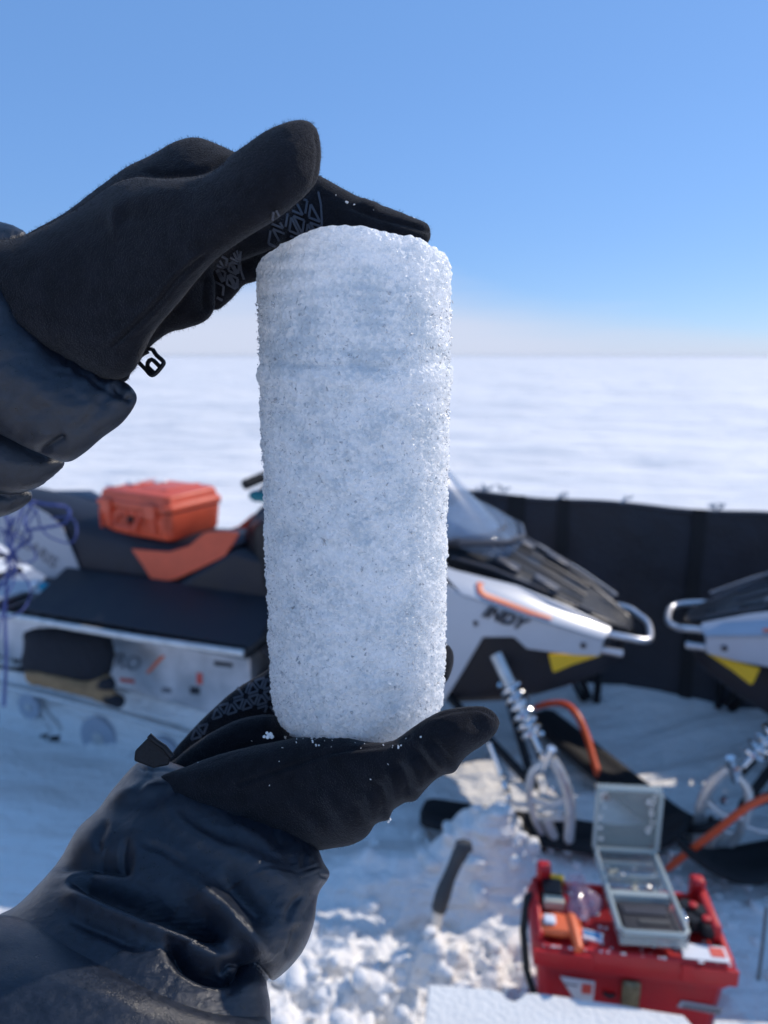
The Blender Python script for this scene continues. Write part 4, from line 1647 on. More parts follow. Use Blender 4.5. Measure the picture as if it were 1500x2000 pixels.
    zb = np.interp(topx, botx, botz)
    secs = []
    for x, zt, z_ in zip(topx, topz, zb):
        secs.append([(x, .150, z_), (x, .158, z_ + .03), (x, .145, zt - .035), (x, .115, zt - .006), (x, 0, zt + .006), (x, -.115, zt - .006), (x, -.145, zt - .035), (x, -.158, z_ + .03), (x, -.150, z_)])
    MB().loft(secs).build('seat', VINYL, root, sub=1)
    ys = lambda sg, o=.0: (lambda x, z: sg * (.157 + o))
    for sg in (-1, 1):
        wp = [side(x, y, -.16) for x, y in [(-60, 985), (60, 985), (95, 1005), (122, 1030), (145, 1085), (166, 1138), (128, 1139), (90, 1126), (45, 1098), (0, 1062), (-60, 1030)]]
        w_ = MB().plate(wp, ys(sg), .005, sg).build('seat_side_panel', SEATW, root, bevel=.002)
        w_['label'] = 'pale grey rear seat panel with dark lettering'
        bx, bz = side(58, 1066, -.165)
        if sg < 0:
            M = Matrix.Translation((bx, -.1635, bz)) @ Matrix.Rotation(rad(27), 4, 'Y') @ Matrix.Rotation(math.pi / 2, 4, 'X')
        else:
            M = Matrix.Translation((bx, .1635, bz)) @ Matrix.Rotation(math.pi, 4, 'Z') @ Matrix.Rotation(rad(-27), 4, 'Y') @ Matrix.Rotation(math.pi / 2, 4, 'X')
        text_mesh('POLARIS', .072, GREYINK, 'lettering', w_, M, shear=.2, bold=.001)
        if first:
            op = [side(x, y, -.16) for x, y in [(257, 1072), (280, 1105), (300, 1138), (345, 1131), (395, 1108), (440, 1086), (462, 1052), (468, 1040), (440, 1037), (400, 1040), (370, 1066), (330, 1078)]]
            MB().plate(op, ys(sg), .006, sg).build('seat_side_panel', ORANGE, root, bevel=.002)['label'] = 'bright orange front seat panel'
    # fairing beside the foot wells, running boards, tunnel
    fp = [(-2.25, .30), (-1.27, .33), (-1.12, .42), (-1.10, .62), (-1.36, .66), (-1.62, .50), (-2.25, .46)]
    MB().prism(fp, -.175, .175).build('side_fairing', BSATIN, root, bevel=.02)
    for sg in (-1, 1):
        MB().loft([[(x, sg * .165, .515), (x, sg * .385, .418), (x, sg * .385, .408), (x, sg * .165, .50)] for x in (-2.12, -1.8, -1.5, -1.16)]).build('foot_well', BSATIN, root, bevel=.004)
    MB().prism([(-2.55, .10), (-1.30, .02), (-1.30, .34), (-2.62, .37), (-2.7, .30)], -.19, .19).build('tunnel', ALUS, root, bevel=.008)
    for sg in (-1, 1):
        rb = MB()
        rb.box((-1.75, sg * .30, .392), (1.16, .22, .012))
        for k in range(14):
            rb.box((-2.28 + k * .08, sg * .30, .402), (.012, .20, .010))
        rb.build('running_board', BPLAST, root)
        MB().tube([(-2.75, sg * .405, .392), (-2.3, sg * .41, .395), (-1.6, sg * .41, .395), (-1.18, sg * .405, .402)], .012, 10).build('board_rail', ALU, root)
        MB().tube([(-1.18, sg * .40, .40), (-1.10, sg * .40, .47), (-1.08, sg * .30, .60)], .010, 10).build('toe_hold', BPLAST, root)
        # prints on the tunnel side
        ty = lambda x, z: sg * .1905
        sl = [side(x, y, -.192) for x, y in [(284, 1315), (291, 1315), (323, 1281), (314, 1281)]]
        MB().plate(sl, ty, .0015, sg).build('stripe', ORINK, root)
        for pl, mm in (([(418, 1291), (454, 1296), (454, 1304), (418, 1300)], INK), ([(384, 1314), (395, 1315), (395, 1337), (384, 1336)], REDINK),
                       ([(316, 1343), (334, 1345), (334, 1354), (316, 1352)], GREYINK), ([(371, 1341), (390, 1343), (390, 1357), (371, 1355)], INK),
                       ([(234, 1324), (262, 1328), (262, 1335), (234, 1331)], REDINK)):
            MB().plate([side(x, y, -.192) for x, y in pl], ty, .0015, sg).build('sticker', mm, root)
        bx, bz = side(236, 1292, -.192)
        M = Matrix.Translation((bx, sg * .192, bz)) @ (Matrix.Identity(4) if sg < 0 else Matrix.Rotation(math.pi, 4, 'Z')) @ Matrix.Rotation(math.pi / 2, 4, 'X')
        text_mesh('PRO', .085, GREYINK, 'lettering', root, M, shear=.4)
    # skid, wheels, track
    for sg in (-1, 1):
        rl = MB()
        r0 = [side(x, y, -.19) for x, y in [(-80, 1318), (0, 1337), (130, 1368), (250, 1398), (380, 1438), (500, 1482)]]
        rl.tube([(x, sg * .19, z) for x, z in r0], .017, 8, flat=.8)
        rl.build('skid_rail', ALU, root)
        lo = MB()
        lo.tube([(-2.62, sg * .19, -.245), (-2.42, sg * .19, -.238), (-2.2, sg * .19, -.222)], .022, 8)
        lo.build('skid_shoe', RUBBER, root)
        for (wx, wz), wr in ((side(195, 1440, -.20), .088), (side(70, 1372, -.17), .055), (side(330, 1460, -.17), .06), (side(-40, 1420, -.2), .09)):
            MB().lathe([(wr * .86, -.010), (wr, -.010), (wr, .010), (wr * .86, .010)], 28, (wx, sg * .20, wz), 'Y').build('wheel', GREYP, root)
            hubm = MB().lathe([(.001, -.014), (wr * .32, -.014), (wr * .32, .014), (.001, .014)], 16, (wx, sg * .20, wz), 'Y')
            for k in range(12):
                a = 2 * math.pi * k / 12
                hubm.tube([(wx + math.cos(a) * wr * .25, sg * .20, wz + math.sin(a) * wr * .25), (wx + math.cos(a) * wr * .84, sg * .20, wz + math.sin(a) * wr * .84)], .0055, 6)
            hubm.build('rim', ALU, root)
        for a, b in (((90, 1415), (110, 1440)), ((45, 1350), (120, 1425))):
            p0, p1 = side(*a, -.19), side(*b, -.19)
            MB().tube([(p0[0], sg * .185, p0[1]), (p1[0], sg * .185, p1[1])], .012, 8).build('skid_strut', ALU, root)
    tk = MB()
    path = curve_pts([(-2.7, 0, -.10), (-2.60, 0, -.23), (-2.2, 0, -.26), (-1.6, 0, -.27), (-1.3, 0, -.20), (-.95, 0, .18), (-1.02, 0, .27), (-1.4, 0, .12), (-2.0, 0, .04), (-2.6, 0, .02)], 8, True)
    secs = []
    m_ = len(path)
    for i, p in enumerate(path):
        a, b = path[i - 1], path[(i + 1) % m_]
        t = (b - a) / np.linalg.norm(b - a)
        nn = np.array([-t[2], 0, t[0]])
        secs.append([tuple(p + nn * h_ + np.array([0, w_, 0])) for h_, w_ in ((.006, -.165), (.006, .165), (-.006, .165), (-.006, -.165))])
    secs.append(secs[0])
    tk.loft(secs, cap=False)
    tk.build('track', RUBBER, root, smooth=False)
    lg = MB()
    for i in range(0, m_, 2):
        p = path[i]
        a, b = path[i - 1], path[(i + 1) % m_]
        ang = math.atan2(b[2] - a[2], b[0] - a[0])
        for w_ in (-.10, 0, .10):
            lg.box((p[0] + math.sin(ang) * .02, w_, p[2] - math.cos(ang) * .02), (.014, .075, .035), M=Matrix.Rotation(-ang, 3, 'Y'))
    tag(lg.build('track_lugs', RUBBER, root, smooth=False), kind='stuff')
    MB().loft([ringsec(-2.72, .16, .02, .36, .1), ringsec(-2.735, .16, .02, .36, .1)]).build('snow_flap', RUBBER, root)
    MB().tube(curve_pts([(-2.62, -.16, .38), (-2.85, -.16, .40), (-2.90, 0, .41), (-2.85, .16, .40), (-2.62, .16, .38)], 4), .012, 10).build('rear_bumper', BPLAST, root)
    MB().box((-2.735, 0, .62), (.02, .20, .07)).build('tail_light', REDINK, root, bevel=.005)
    return root


def ski(root, fr, w0, w1, z0, z1, loop_px, loop_depth_fn, m=RUBBER):
    """a ski as two world points on the snow, tip first, with its carrying loop, built in the machine's frame"""
    def loc(p):
        d = np.array(p, float) - fr.o
        return np.array([d @ fr.f, d @ fr.l, p[2]])
    a, b = np.array([*w0, z0]), np.array([*w1, z1])
    L = np.linalg.norm(b - a)
    t = (b - a) / L
    nrm = np.array([-t[1], t[0], 0])
    secs = []
    for k in np.linspace(0, 1, 14):
        c = a + t * L * k
        lift = .10 * max(0, (0.22 - k) / 0.22) ** 1.6
        w = .070 * (1 - .45 * max(0, (.25 - k) / .25) ** 2)
        c = c + np.array([0, 0, lift])
        sec = []
        for u_, h_ in ((-1, .012), (-.55, .03), (-.3, .016), (.3, .016), (.55, .03), (1, .012), (1, 0), (.2, -.012), (-.2, -.012), (-1, 0)):
            sec.append(tuple(loc(c + nrm * w * u_ + np.array([0, 0, h_]))))
        secs.append(sec)
    s = MB().loft(secs).build('ski', m, root, sub=1)
    if loop_px is not None:
        pts = [loc(at(px, py, d)) for px, py, d in loop_px]
        MB().tube(curve_pts(pts, 6), .0125, 10, flat=.7).build('ski_loop', ORANGE2, root)
    return s


sled1 = snowmobile(F1, 'grey-white and black snowmobile with an orange hard case on its seat, nose pointing right', True)
th2 = rad(152)
f2 = np.array([math.cos(th2), math.sin(th2), 0])
l2 = np.array([-math.sin(th2), math.cos(th2), 0])
b2 = on_z(1293, 1222, .5)
o2 = b2 - l2 * 0.10
F2 = Frame((o2[0], o2[1]), th2)
sled2 = snowmobile(F2, 'second snowmobile cut by the right edge, pale grey nose and bumper pointing left', False)


def depth_of(w):
    return float(project(np.array(w, float))[2])


ski(sled1, F1, (.86, 1.60), (.55, 2.36), .03, .04,
    [(1046, 1381, 2.45), (1075, 1374, 2.42), (1105, 1376, 2.38), (1128, 1398, 2.33), (1146, 1438, 2.28), (1160, 1486, 2.22), (1176, 1534, 2.16), (1186, 1562, 2.12)], None)
ski(sled1, F1, (.80, 1.64), (.10, 1.80), .02, .03, None, None)
ski(sled2, F2, (.72, 1.52), (1.45, 1.72), .04, .02,
    [(1306, 1696, 1.80), (1340, 1668, 1.75), (1400, 1622, 1.69), (1448, 1584, 1.66), (1478, 1566, 1.65), (1510, 1556, 1.65), (1580, 1562, 1.67)], None)
ski(sled2, F2, (1.25, 2.1), (1.9, 2.35), .03, .03, None, None)
# socket where the orange loop of the second machine meets its ski
c = at(1318, 1680, 1.80)
sk_ = MB().box((0, 0, 0), (.03, .02, .045)).build('loop_clip', ALU, sled2, bevel=.004)
sk_.matrix_parent_inverse = sled2.matrix_basis.inverted()
sk_.location = c

# ------------------------------------------------------------------ hard case on the seat
case = empty('hard_case', tuple(F1.o + F1.f * -1.79 + F1.l * 0.0 + np.array([0, 0, .655])), rad(-21) + rad(-9),
             'bright orange hard equipment case lying closed on the snowmobile seat', 'equipment case')
MB().loft([[(x * .195, y * .14, z) for x, y in ((-1, -1), (1, -1), (1, 1), (-1, 1))] if False else
           [(x * sx, y * sy, z) for x, y in ((-1, -.86), (-.9, -1), (.9, -1), (1, -.86), (1, .86), (.9, 1), (-.9, 1), (-1, .86))]
           for z, sx, sy in ((0, .172, .122), (.012, .182, .132), (.105, .190, .140))]).build('case_base', ORANGE, case, bevel=.006)
MB().loft([[(x * sx, y * sy, z) for x, y in ((-1, -.86), (-.9, -1), (.9, -1), (1, -.86), (1, .86), (.9, 1), (-.9, 1), (-1, .86))]
           for z, sx, sy in ((.108, .196, .146), (.128, .196, .146), (.130, .186, .138), (.162, .178, .130), (.168, .165, .118))]).build('case_lid', ORANGE, case, bevel=.005)
MB().box((0, 0, .1065), (.372, .272, .006)).build('lid_gasket', RUBBER, case)
hd = MB()
hd.tube(curve_pts([(-.055, -.146, .080), (-.055, -.165, .060), (-.045, -.168, .045), (.045, -.168, .045), (.055, -.165, .060), (.055, -.146, .080)], 3), .008, 8, flat=1.3)
hd.build('carry_handle', ORANGE, case)
for x in (-.12, .115):
    MB().box((x, -.150, .108), (.052, .020, .055)).build('latch', ORANGE, case, bevel=.005)
    MB().box((x, -.140, .060), (.012, .010, .07)).build('case_rib', ORANGE, case, bevel=.003)
for x in (-.17, -.02, .02, .17):
    MB().box((x, -.139, .055), (.008, .010, .085)).build('case_rib', ORANGE, case, bevel=.003)
MB().lathe([(.001, -.004), (.012, -.004), (.012, .004), (.001, .006)], 12, (0.0, -.146, .068), 'Y').build('pressure_valve', RUBBER, case)
MB().box((.02, -.02, .169), (.13, .06, .004)).build('name_plate', ORANGE, case, bevel=.001)
for x in (-.09, .09):
    MB().box((x, .03, .170), (.02, .17, .006)).build('lid_rib', ORANGE, case, bevel=.002)
for x, y, w_, d_ in ((-.14, .02, .07, .09), (-.09, .07, .09, .05), (-.165, -.08, .03, .05)):
    sn = MB()
    for k in range(9):
        r = random.uniform(.008, .02)
        sn.lathe([(r * .3, 0), (r, .002), (r * .8, .006), (r * .2, .009)], 8, (x + random.uniform(-.5, .5) * w_, y + random.uniform(-.5, .5) * d_, .168))
    tag(sn.build('snow_dusting', SNOW2, case), kind='stuff')

# ------------------------------------------------------------------ teal bundle, mitt, cord on the first machine
def wpt(x, y, z, fr=F1):
    return fr.o + fr.f * x + fr.l * y + np.array([0, 0, z])


def world_mesh(mb, name, m, origin, parent=None, **k):
    o = np.array(origin)
    mb.v = [tuple(np.array(v) - o) for v in mb.v]
    ob = mb.build(name, m, parent, **k)
    if parent is None:
        ob.location = tuple(o)
    return ob


zt = depth_of(wpt(-2.2, -.25, .42))
tb = empty('cloth_bundle', tuple(at(90, 1170, zt)), 0, 'small crumpled teal and white bundle wedged under the seat tail', 'cloth bundle')
b_ = MB()
o_ = at(90, 1170, zt)
b_.tube([at(75, 1140, zt), at(95, 1150, zt), at(118, 1160, zt), at(126, 1164, zt)], [.02, .034, .03, .012], 9, flat=.6)
b_.tube([at(112, 1165, zt), at(103, 1180, zt), at(92, 1198, zt)], [.02, .028, .02], 8, flat=.6)
world_mesh(b_, 'teal_cloth', TEAL2, o_, tb, sub=1)
b_ = MB()
b_.tube([at(58, 1158, zt), at(66, 1142, zt), at(78, 1134, zt)], [.012, .024, .016], 8, flat=.7)
world_mesh(b_, 'white_cloth', WHITES, o_, tb, sub=1)

zm = depth_of(wpt(-1.95, -.33, .2))
mt = empty('work_mitt', tuple(at(140, 1300, zm)), 0, 'dark mitt with crumpled tan leather palm hanging by the silver tunnel', 'mitten')
o_ = at(140, 1300, zm)


def blob(outline, z0, name, m, parent, origin, step=4, flat=.5):
    ob = soft_body(name, [dict(p=outline, z=z0, flat=flat)], (z0 - .13, z0 + .13), step=step, dz=.006, k=.01, m=m, rough=.004)
    ob.data.transform(Matrix.Translation(-Vector(origin)))
    ob.parent = parent
    return ob


blob([(50, 1232), (120, 1225), (205, 1235), (222, 1262), (218, 1310), (190, 1335), (130, 1330), (80, 1322), (42, 1305), (46, 1262)], zm, 'mitt_back', MITT, mt, o_)
blob([(50, 1310), (110, 1318), (170, 1330), (215, 1315), (222, 1345), (245, 1362), (225, 1382), (185, 1368), (140, 1356), (95, 1345), (55, 1335)], zm - .02, 'mitt_palm', TAN, mt, o_)
blob([(195, 1328), (222, 1322), (225, 1345), (205, 1350), (190, 1345)], zm - .045, 'palm_patch', MITT, mt, o_)
blob([(205, 1355), (245, 1362), (235, 1384), (200, 1372)], zm - .03, 'palm_patch', MITT, mt, o_)

rp = empty('cord_tangle', tuple(at(60, 1080, 1.95)), 0, 'tangle of blue-violet cord hanging in loops over the seat tail', 'cord')
o_ = at(60, 1080, 1.95)
loops = [[(60, 980), (95, 985), (128, 990), (136, 1005), (125, 1022), (90, 1030), (50, 1035)],
         [(40, 975), (70, 1000), (80, 1030), (100, 1050), (140, 1060), (150, 1030), (135, 1010), (100, 1012)],
         [(5, 1130), (20, 1110), (50, 1130), (60, 1160), (45, 1190), (20, 1205), (-10, 1200), (-20, 1170), (5, 1130)],
         [(10, 1000), (22, 1060), (15, 1120), (10, 1200), (12, 1280), (8, 1380)],
         [(50, 975), (35, 1030), (20, 1080), (28, 1130), (10, 1170), (-5, 1240)],
         [(-10, 1030), (20, 1040), (55, 1060), (70, 1090), (40, 1100), (5, 1080), (-20, 1060)],
         [(62, 985), (48, 1020), (60, 1050), (30, 1075), (8, 1100)],
         [(0, 1045), (25, 1025), (45, 990), (58, 970)], [(12, 1090), (40, 1062), (52, 1030), (72, 995)],
         [(-5, 1150), (25, 1120), (30, 1085), (12, 1055), (25, 1010)]]
for k, lp in enumerate(loops):
    b_ = MB()
    z_ = 1.90 + .03 * (k % 4)
    b_.tube([at(x, y, z_ + .02 * math.sin(i * .6 + k)) for i, (x, y) in enumerate(curve_pts(lp, 6))], .0026 if k % 3 else .0045, 7)
    world_mesh(b_, 'cord_loop', ROPE, o_, rp)

# ------------------------------------------------------------------ windbreak
def windbreak():
    o = np.array([0.40, 2.92, 0.0])
    root = empty('fabric_windbreak', tuple(o), 0, 'long black fabric windbreak standing behind the snowmobile noses with cord knots along its top hem', 'windbreak')
    A, B = np.array([0.18, 2.98]), np.array([2.9, 2.12])
    d = (B - A) / np.linalg.norm(B - A)
    nrm = np.array([d[1], -d[0]])        # towards the camera
    L = np.linalg.norm(B - A)
    nu, nv = 200, 46
    U, Vv = np.meshgrid(np.linspace(0, 1, nu), np.linspace(0, 1, nv), indexing='ij')
    top = .755 - .05 * U + .006 * np.sin(U * 30)
    s = U * L
    prof = 0.02 + .03 * np.sin(Vv * 3.0) + .10 * (1 - Vv) ** 4
    wav = .016 * np.sin(s * 9 + 2 * np.sin(s * 3)) * (1 - Vv * .5) + .07 * fbm(np.stack([s * 2.6 + Vv * 1.2, Vv * 1.4, 0 * s], -1), 4, 401) * (1 - .7 * Vv)
    off = prof + wav
    zz = -.05 + (top + .05) * Vv
    lob = .05 * np.sin(s * 4.2 + 1.0) * (1 - Vv) ** 3
    off = off + lob
    X = A[0] + d[0] * s + nrm[0] * off
    Y = A[1] + d[1] * s + nrm[1] * off
    front = np.stack([X, Y, zz], -1)
    back = front - np.array([nrm[0], nrm[1], 0]) * .004
    V = np.concatenate([front.reshape(-1, 3), back.reshape(-1, 3)]) - o
    I, J = np.meshgrid(np.arange(nu - 1), np.arange(nv - 1), indexing='ij')
    a = (I * nv + J).ravel()
    F = np.stack([a, a + 1, a + nv + 1, a + nv], -1)
    Fb = F[:, ::-1] + nu * nv
    me = mesh_from('fabric_panel', V, np.concatenate([F, Fb]))
    link('fabric_panel', me, FABRIC, root)
    hem = [front[i, -1] - o for i in range(0, nu, 4)]
    MB().tube(hem, .010, 8).build('top_hem', DGREY, root)
    for u0, w in ((.135, .05), (.20, .032), (.375, .032), (.50, .04)):
        i0 = int(u0 * nu)
        pts = [front[i0, j] - o + np.append(nrm * .006, 0) for j in range(0, nv, 3)] + [front[i0, -1] - o + np.append(nrm * .008, .012)]
        sec = []
        for p in pts:
            sec.append([tuple(p + np.append(d * w * .7, 0)), tuple(p + np.append(d * w * .7 + nrm * .008, 0)), tuple(p + np.append(-d * w * .7 + nrm * .008, 0)), tuple(p - np.append(d * w * .7, 0))])
        MB().loft(sec).build('strap', WEB, root)
    for px in (945, 975, 1100, 1230, 1405):
        best = min(range(nu), key=lambda i: abs(project(front[i, -1])[0] - px))
        p = front[best, -1] - o
        b = MB()
        for k in range(6 if px in (945, 1405) else 3):
            q0 = p + np.array([random.uniform(-.03, .03), 0, random.uniform(0, .02)])
            q1 = q0 + np.array([random.uniform(-.03, .03), random.uniform(-.01, .01), random.uniform(.005, .03)])
            b.tube([q0, (q0 + q1) / 2 + np.array([.01, 0, .01]), q1], .004, 6)
        b.build('cord_knot', TUFT, root)
    return root


windbreak()

# ------------------------------------------------------------------ red toolbox
TBR = rad(-7.7)
tbo = np.array([0.492, 1.238, 0.0])
box = empty('toolbox', tuple(tbo), TBR, 'red plastic toolbox with stickers and a metal latch standing in the snow', 'toolbox')
zb0, ztp = -.03, .195
# body tapering down, hollow tray lid on top
def rr(w, d, z, c=.018):
    return [(-w + c, -d, z), (w - c, -d, z), (w, -d + c, z), (w, d - c, z), (w - c, d, z), (-w + c, d, z), (-w, d - c, z), (-w, -d + c, z)]
MB().loft([rr(.165, .075, zb0), rr(.178, .085, .12), rr(.180, .088, .135)]).build('box_body', RED, box, bevel=.004)
MB().loft([rr(.186, .094, .136), rr(.190, .098, .145), rr(.192, .098, .170), rr(.186, .092, .188), rr(.175, .083, .1885), rr(.172, .080, .172)]).build('lid', RED, box, bevel=.003)
for x0, x1 in ((-.19, -.075), (.085, .19)):
    MB().loft([rr((x1 - x0) / 2, .004, .150, .003), rr((x1 - x0) / 2, .004, .182, .003)]).build('lid_lip', RED, box, bevel=.003)
    box.children[-1].location = ((x0 + x1) / 2, -.096, 0) if len(box.children) else (0, 0, 0)
for o_ in [c for c in bpy.data.objects if c.parent == box and c.name.startswith('lid_lip')]:
    pass
lips = [c for c in bpy.data.objects if c.parent == box and c.name.startswith('lid_lip')]
for c, (x0, x1) in zip(lips, ((-.19, -.075), (.085, .19))):
    c.location = ((x0 + x1) / 2, -.0975, 0)
MB().box((.165, .02, .205), (.02, .12, .035)).build('tray_rim', RED, box, bevel=.006)
MB().box((.158, .075, .215), (.03, .03, .05)).build('handle_post', RED, box, bevel=.008)
MB().box((-.158, .075, .215), (.03, .03, .05)).build('handle_post', RED, box, bevel=.008)
MB().box((-.176, 0, .195), (.014, .16, .02)).build('tray_rim', RED, box, bevel=.006)
yf = lambda z: -.0755 - (z - zb0) / (.12 - zb0) * .0100
lt = MB().box((0, -.092, .093), (.034, .010, .070)).build('latch', BRASS, box, bevel=.004)
MB().box((0, -.0985, .100), (.016, .004, .05)).build('latch_tongue', BRASS, lt, bevel=.002)
MB().box((0, -.0835, .040), (.052, .006, .012)).build('latch_plate', ALU, box, bevel=.003)
MB().tube([(-.05, -.086, .088), (-.038, -.088, .082), (-.028, -.086, .086)], .004, 6).build('screw_hole', INK, box)


def on_front(pts, m, name, dy=.0018, parent=box):
    mb = MB()
    mb.plate(pts, lambda x, z: yf(z) - .0012, dy, -1)
    return mb.build(name, m, parent)


st_ = on_front([(-.135, .117), (-.068, .113), (-.068, .018), (-.132, .022), (-.105, .065)], WHITES, 'sticker')
for a, b_, mm in (((-.127, .093), (-.100, .108), GREYINK), ((-.092, .082), (-.073, .106), REDINK)):
    on_front([(a[0], a[1]), (b_[0], a[1]), (b_[0], b_[1]), (a[0], b_[1])] if mm is REDINK else [(a[0], a[1] + .006), (b_[0], a[1] + .005), (b_[0], a[1] + .008), (a[0], a[1] + .009)], mm, 'sticker_print', .003, st_)
for k in range(3):
    on_front([(-.112 + k * .015, .044), (-.101 + k * .015, .043), (-.101 + k * .015, .062), (-.110 + k * .015, .063)], BLUEINK, 'sticker_print', .003, st_)
lb = on_front([(.090, .074), (.096, .090), (.176, .084), (.170, .066)], GREYP, 'sticker')
for k in range(9):
    x = .100 + k * .0078
    on_front([(x, .0735 - k * .0005), (x + .0055, .073 - k * .0005), (x + .0065, .0835 - k * .0005), (x + .001, .084 - k * .0005)], GREYINK, 'sticker_print', .003, lb)
# things in the lid tray
def on_lid(name, label, cat, x, y, z=.190, rz=0.0):
    c_, s_ = math.cos(TBR), math.sin(TBR)
    return empty(name, (tbo[0] + x * c_ - y * s_, tbo[1] + x * s_ + y * c_, z), TBR + rz, label, cat)


e = on_lid('battery', 'small black and cream battery block with yellow end in the left of the toolbox tray', 'battery', -.142, .028)
MB().box((0, .012, .014), (.040, .045, .026)).build('casing', BPLAST, e, bevel=.003)
MB().box((0, -.022, .013), (.042, .020, .022)).build('end_cap', BEIGE, e, bevel=.003)
MB().box((.012, .046, .014), (.030, .016, .018)).build('terminal_strip', YELLOW, e, bevel=.003)
e = on_lid('plastic_scraper', 'glossy bright red hand scraper with a round white button in the toolbox tray', 'scraper', -.138, -.048)
MB().loft([ringsec(-.04, .022, 0, .014, .8), ringsec(0, .026, 0, .018, .8), ringsec(.045, .020, 0, .014, .8)]).build('grip', ORINK, e, bevel=.002)
MB().tube([(.026, .02, .012), (.03, -.03, .013), (.033, -.055, .008)], [.012, .010, .009], 10).build('handle', ORINK, e)
MB().box((-.018, 0, .020), (.024, .024, .008)).build('button', WHITES, e, bevel=.004)
e = on_lid('plastic_bag', 'crumpled clear and purplish plastic bag in the tray left of the open case', 'plastic bag', -.085, .025)
bagm = mat('thin_plastic_bag', (0.55, 0.40, 0.50), rough=0.15, alpha=0.35, spec=0.7)
u_ = np.linspace(0, 2 * np.pi, 25)[:-1]
secs = []
for k, (r_, h_) in enumerate(((.005, .002), (.03, .004), (.036, .018), (.025, .034), (.008, .042))):
    secs.append([(math.cos(t) * r_ * .9 * (1 + .3 * math.sin(3 * t + k)), math.sin(t) * r_ * 1.7 * (1 + .2 * math.sin(5 * t + 2 * k)), h_ + .006 * math.sin(4 * t + k)) for t in u_])
MB().loft(secs).build('bag_film', bagm, e)
e = on_lid('paper_packet', 'small blue and white printed packet lying flat in the toolbox tray', 'packet', -.085, -.058)
MB().box((0, 0, .003), (.062, .022, .004), rz=rad(-12)).build('packet_face', WHITES, e)
MB().box((.008, 0, .0055), (.036, .012, .001), rz=rad(-12)).build('packet_print', BLUEINK, e)
e = on_lid('hose_clamp_set', 'black and red round knobs bunched at the right end of the toolbox tray', 'clamps', .135, -.005)
for x, y, z in ((-.012, .028, .016), (.012, .014, .018), (-.006, -.004, .014), (.018, -.020, .016)):
    MB().lathe([(.006, -.012), (.016, -.012), (.018, 0), (.014, .012), (.004, .012)], 14, (x, y, z)).build('knob', BPLAST, e)
for x, y in ((.0, .022), (.016, -.012)):
    MB().lathe([(.001, .028), (.009, .028), (.008, .034), (.001, .035)], 12, (x, y, 0)).build('knob_cap', RED, e)
e = on_lid('paper_label', 'white label card with red print lying at the front right of the toolbox lid', 'label card', .133, -.072)
MB().box((0, 0, .002), (.085, .036, .002)).build('card', WHITES, e)
MB().box((.024, .002, .0036), (.026, .022, .001)).build('card_print', REDINK, e)

sd = MB()
for k in range(70):
    r = random.uniform(.0015, .006)
    sd.lathe([(r * .3, -.001), (r, 0), (r * .7, r * .4), (r * .2, r * .6)], 7, (random.uniform(-.17, .17), random.uniform(-.08, .08), .1735))
for k in range(26):
    r = random.uniform(.001, .004)
    sd.lathe([(r * .3, -.001), (r, 0), (r * .7, r * .4), (r * .2, r * .6)], 7, (random.uniform(-.18, .18), -.0935, .190))
tag(sd.build('snow_dusting', SNOW2, box), kind='stuff')

# clear organiser case standing open across the toolbox
oc = empty('organizer_case', tuple(on_z(1245, 1760, .20)), TBR + rad(3), 'open clear plastic parts case with raised lid lying across the red toolbox', 'parts case')
lw, ld = .064, .118          # half sizes of the tray


def tray(mbx, w, d, h, z0):
    t_ = .0035
    mbx.box((0, 0, z0 + t_ / 2), (2 * w, 2 * d, t_))
    for sx in (-1, 1):
        mbx.box((sx * (w - t_ / 2), 0, z0 + h / 2), (t_, 2 * d - .001, h))
    for sy in (-1, 1):
        mbx.box((0, sy * (d - t_ / 2), z0 + h / 2), (2 * w - .008, t_, h))
    return mbx


base = tray(MB(), lw, ld, .030, 0).build('case_tray', CLEAR, oc, bevel=.001)
rim = MB().tube([(-lw, -ld + .01, .030), (-lw + .01, -ld, .030), (lw - .01, -ld, .030), (lw, -ld + .01, .030), (lw, ld - .01, .030), (lw - .01, ld, .030), (-lw + .01, ld, .030), (-lw, ld - .01, .030)], .0052, 8, closed=True).build('tray_rim', CLEARF, oc)
MB().box((0, -.012, .016), (2 * lw - .01, .016, .026)).build('divider', CLEARF, oc, bevel=.002)
for y in (.045, .085):
    MB().box((0, y, .014), (2 * lw - .012, .002, .02)).build('divider', CLEARF, oc)
MB().box((0, -.065, .012), (.104, .075, .016)).build('dark_contents', MATS['dark_body_plastic'], oc, bevel=.004)
MB().box((0, -.050, .0215), (.086, .022, .003)).build('small_part', DGREY, oc, bevel=.001)
MB().box((.01, -.080, .0215), (.060, .012, .003)).build('small_part', GREYGRIP, oc, bevel=.001)
for k in range(14):
    MB().lathe([(.002, 0), (.007, .001), (.006, .006), (.002, .008)], 8, (random.uniform(-.045, .045), random.uniform(.01, .10), .006)).build('small_part', ALU if k % 2 else BEIGE, oc)
lid = MB()
Hh = .155
t_ = .003
lid.box((0, ld + .012, .030 + Hh / 2), (2 * lw + .01, t_, Hh))
for sx in (-1, 1):
    lid.box((sx * (lw + .0035), ld + .002, .030 + Hh / 2), (t_, .020, Hh))
lid.box((0, ld + .002, .030 + Hh), (2 * lw + .01, .020, t_))
ldo = lid.build('case_lid', CLEAR, oc, bevel=.001)
MB().tube([(-lw - .004, ld - .006, .040), (-lw - .004, ld - .006, .030 + Hh - .01), (-lw + .008, ld - .006, .030 + Hh), (lw - .008, ld - .006, .030 + Hh), (lw + .004, ld - .006, .030 + Hh - .01), (lw + .004, ld - .006, .040), (lw - .004, ld - .006, .034), (-lw + .004, ld - .006, .034)], .005, 8, closed=True).build('lid_rim', CLEARF, oc)
fr_ = MB()
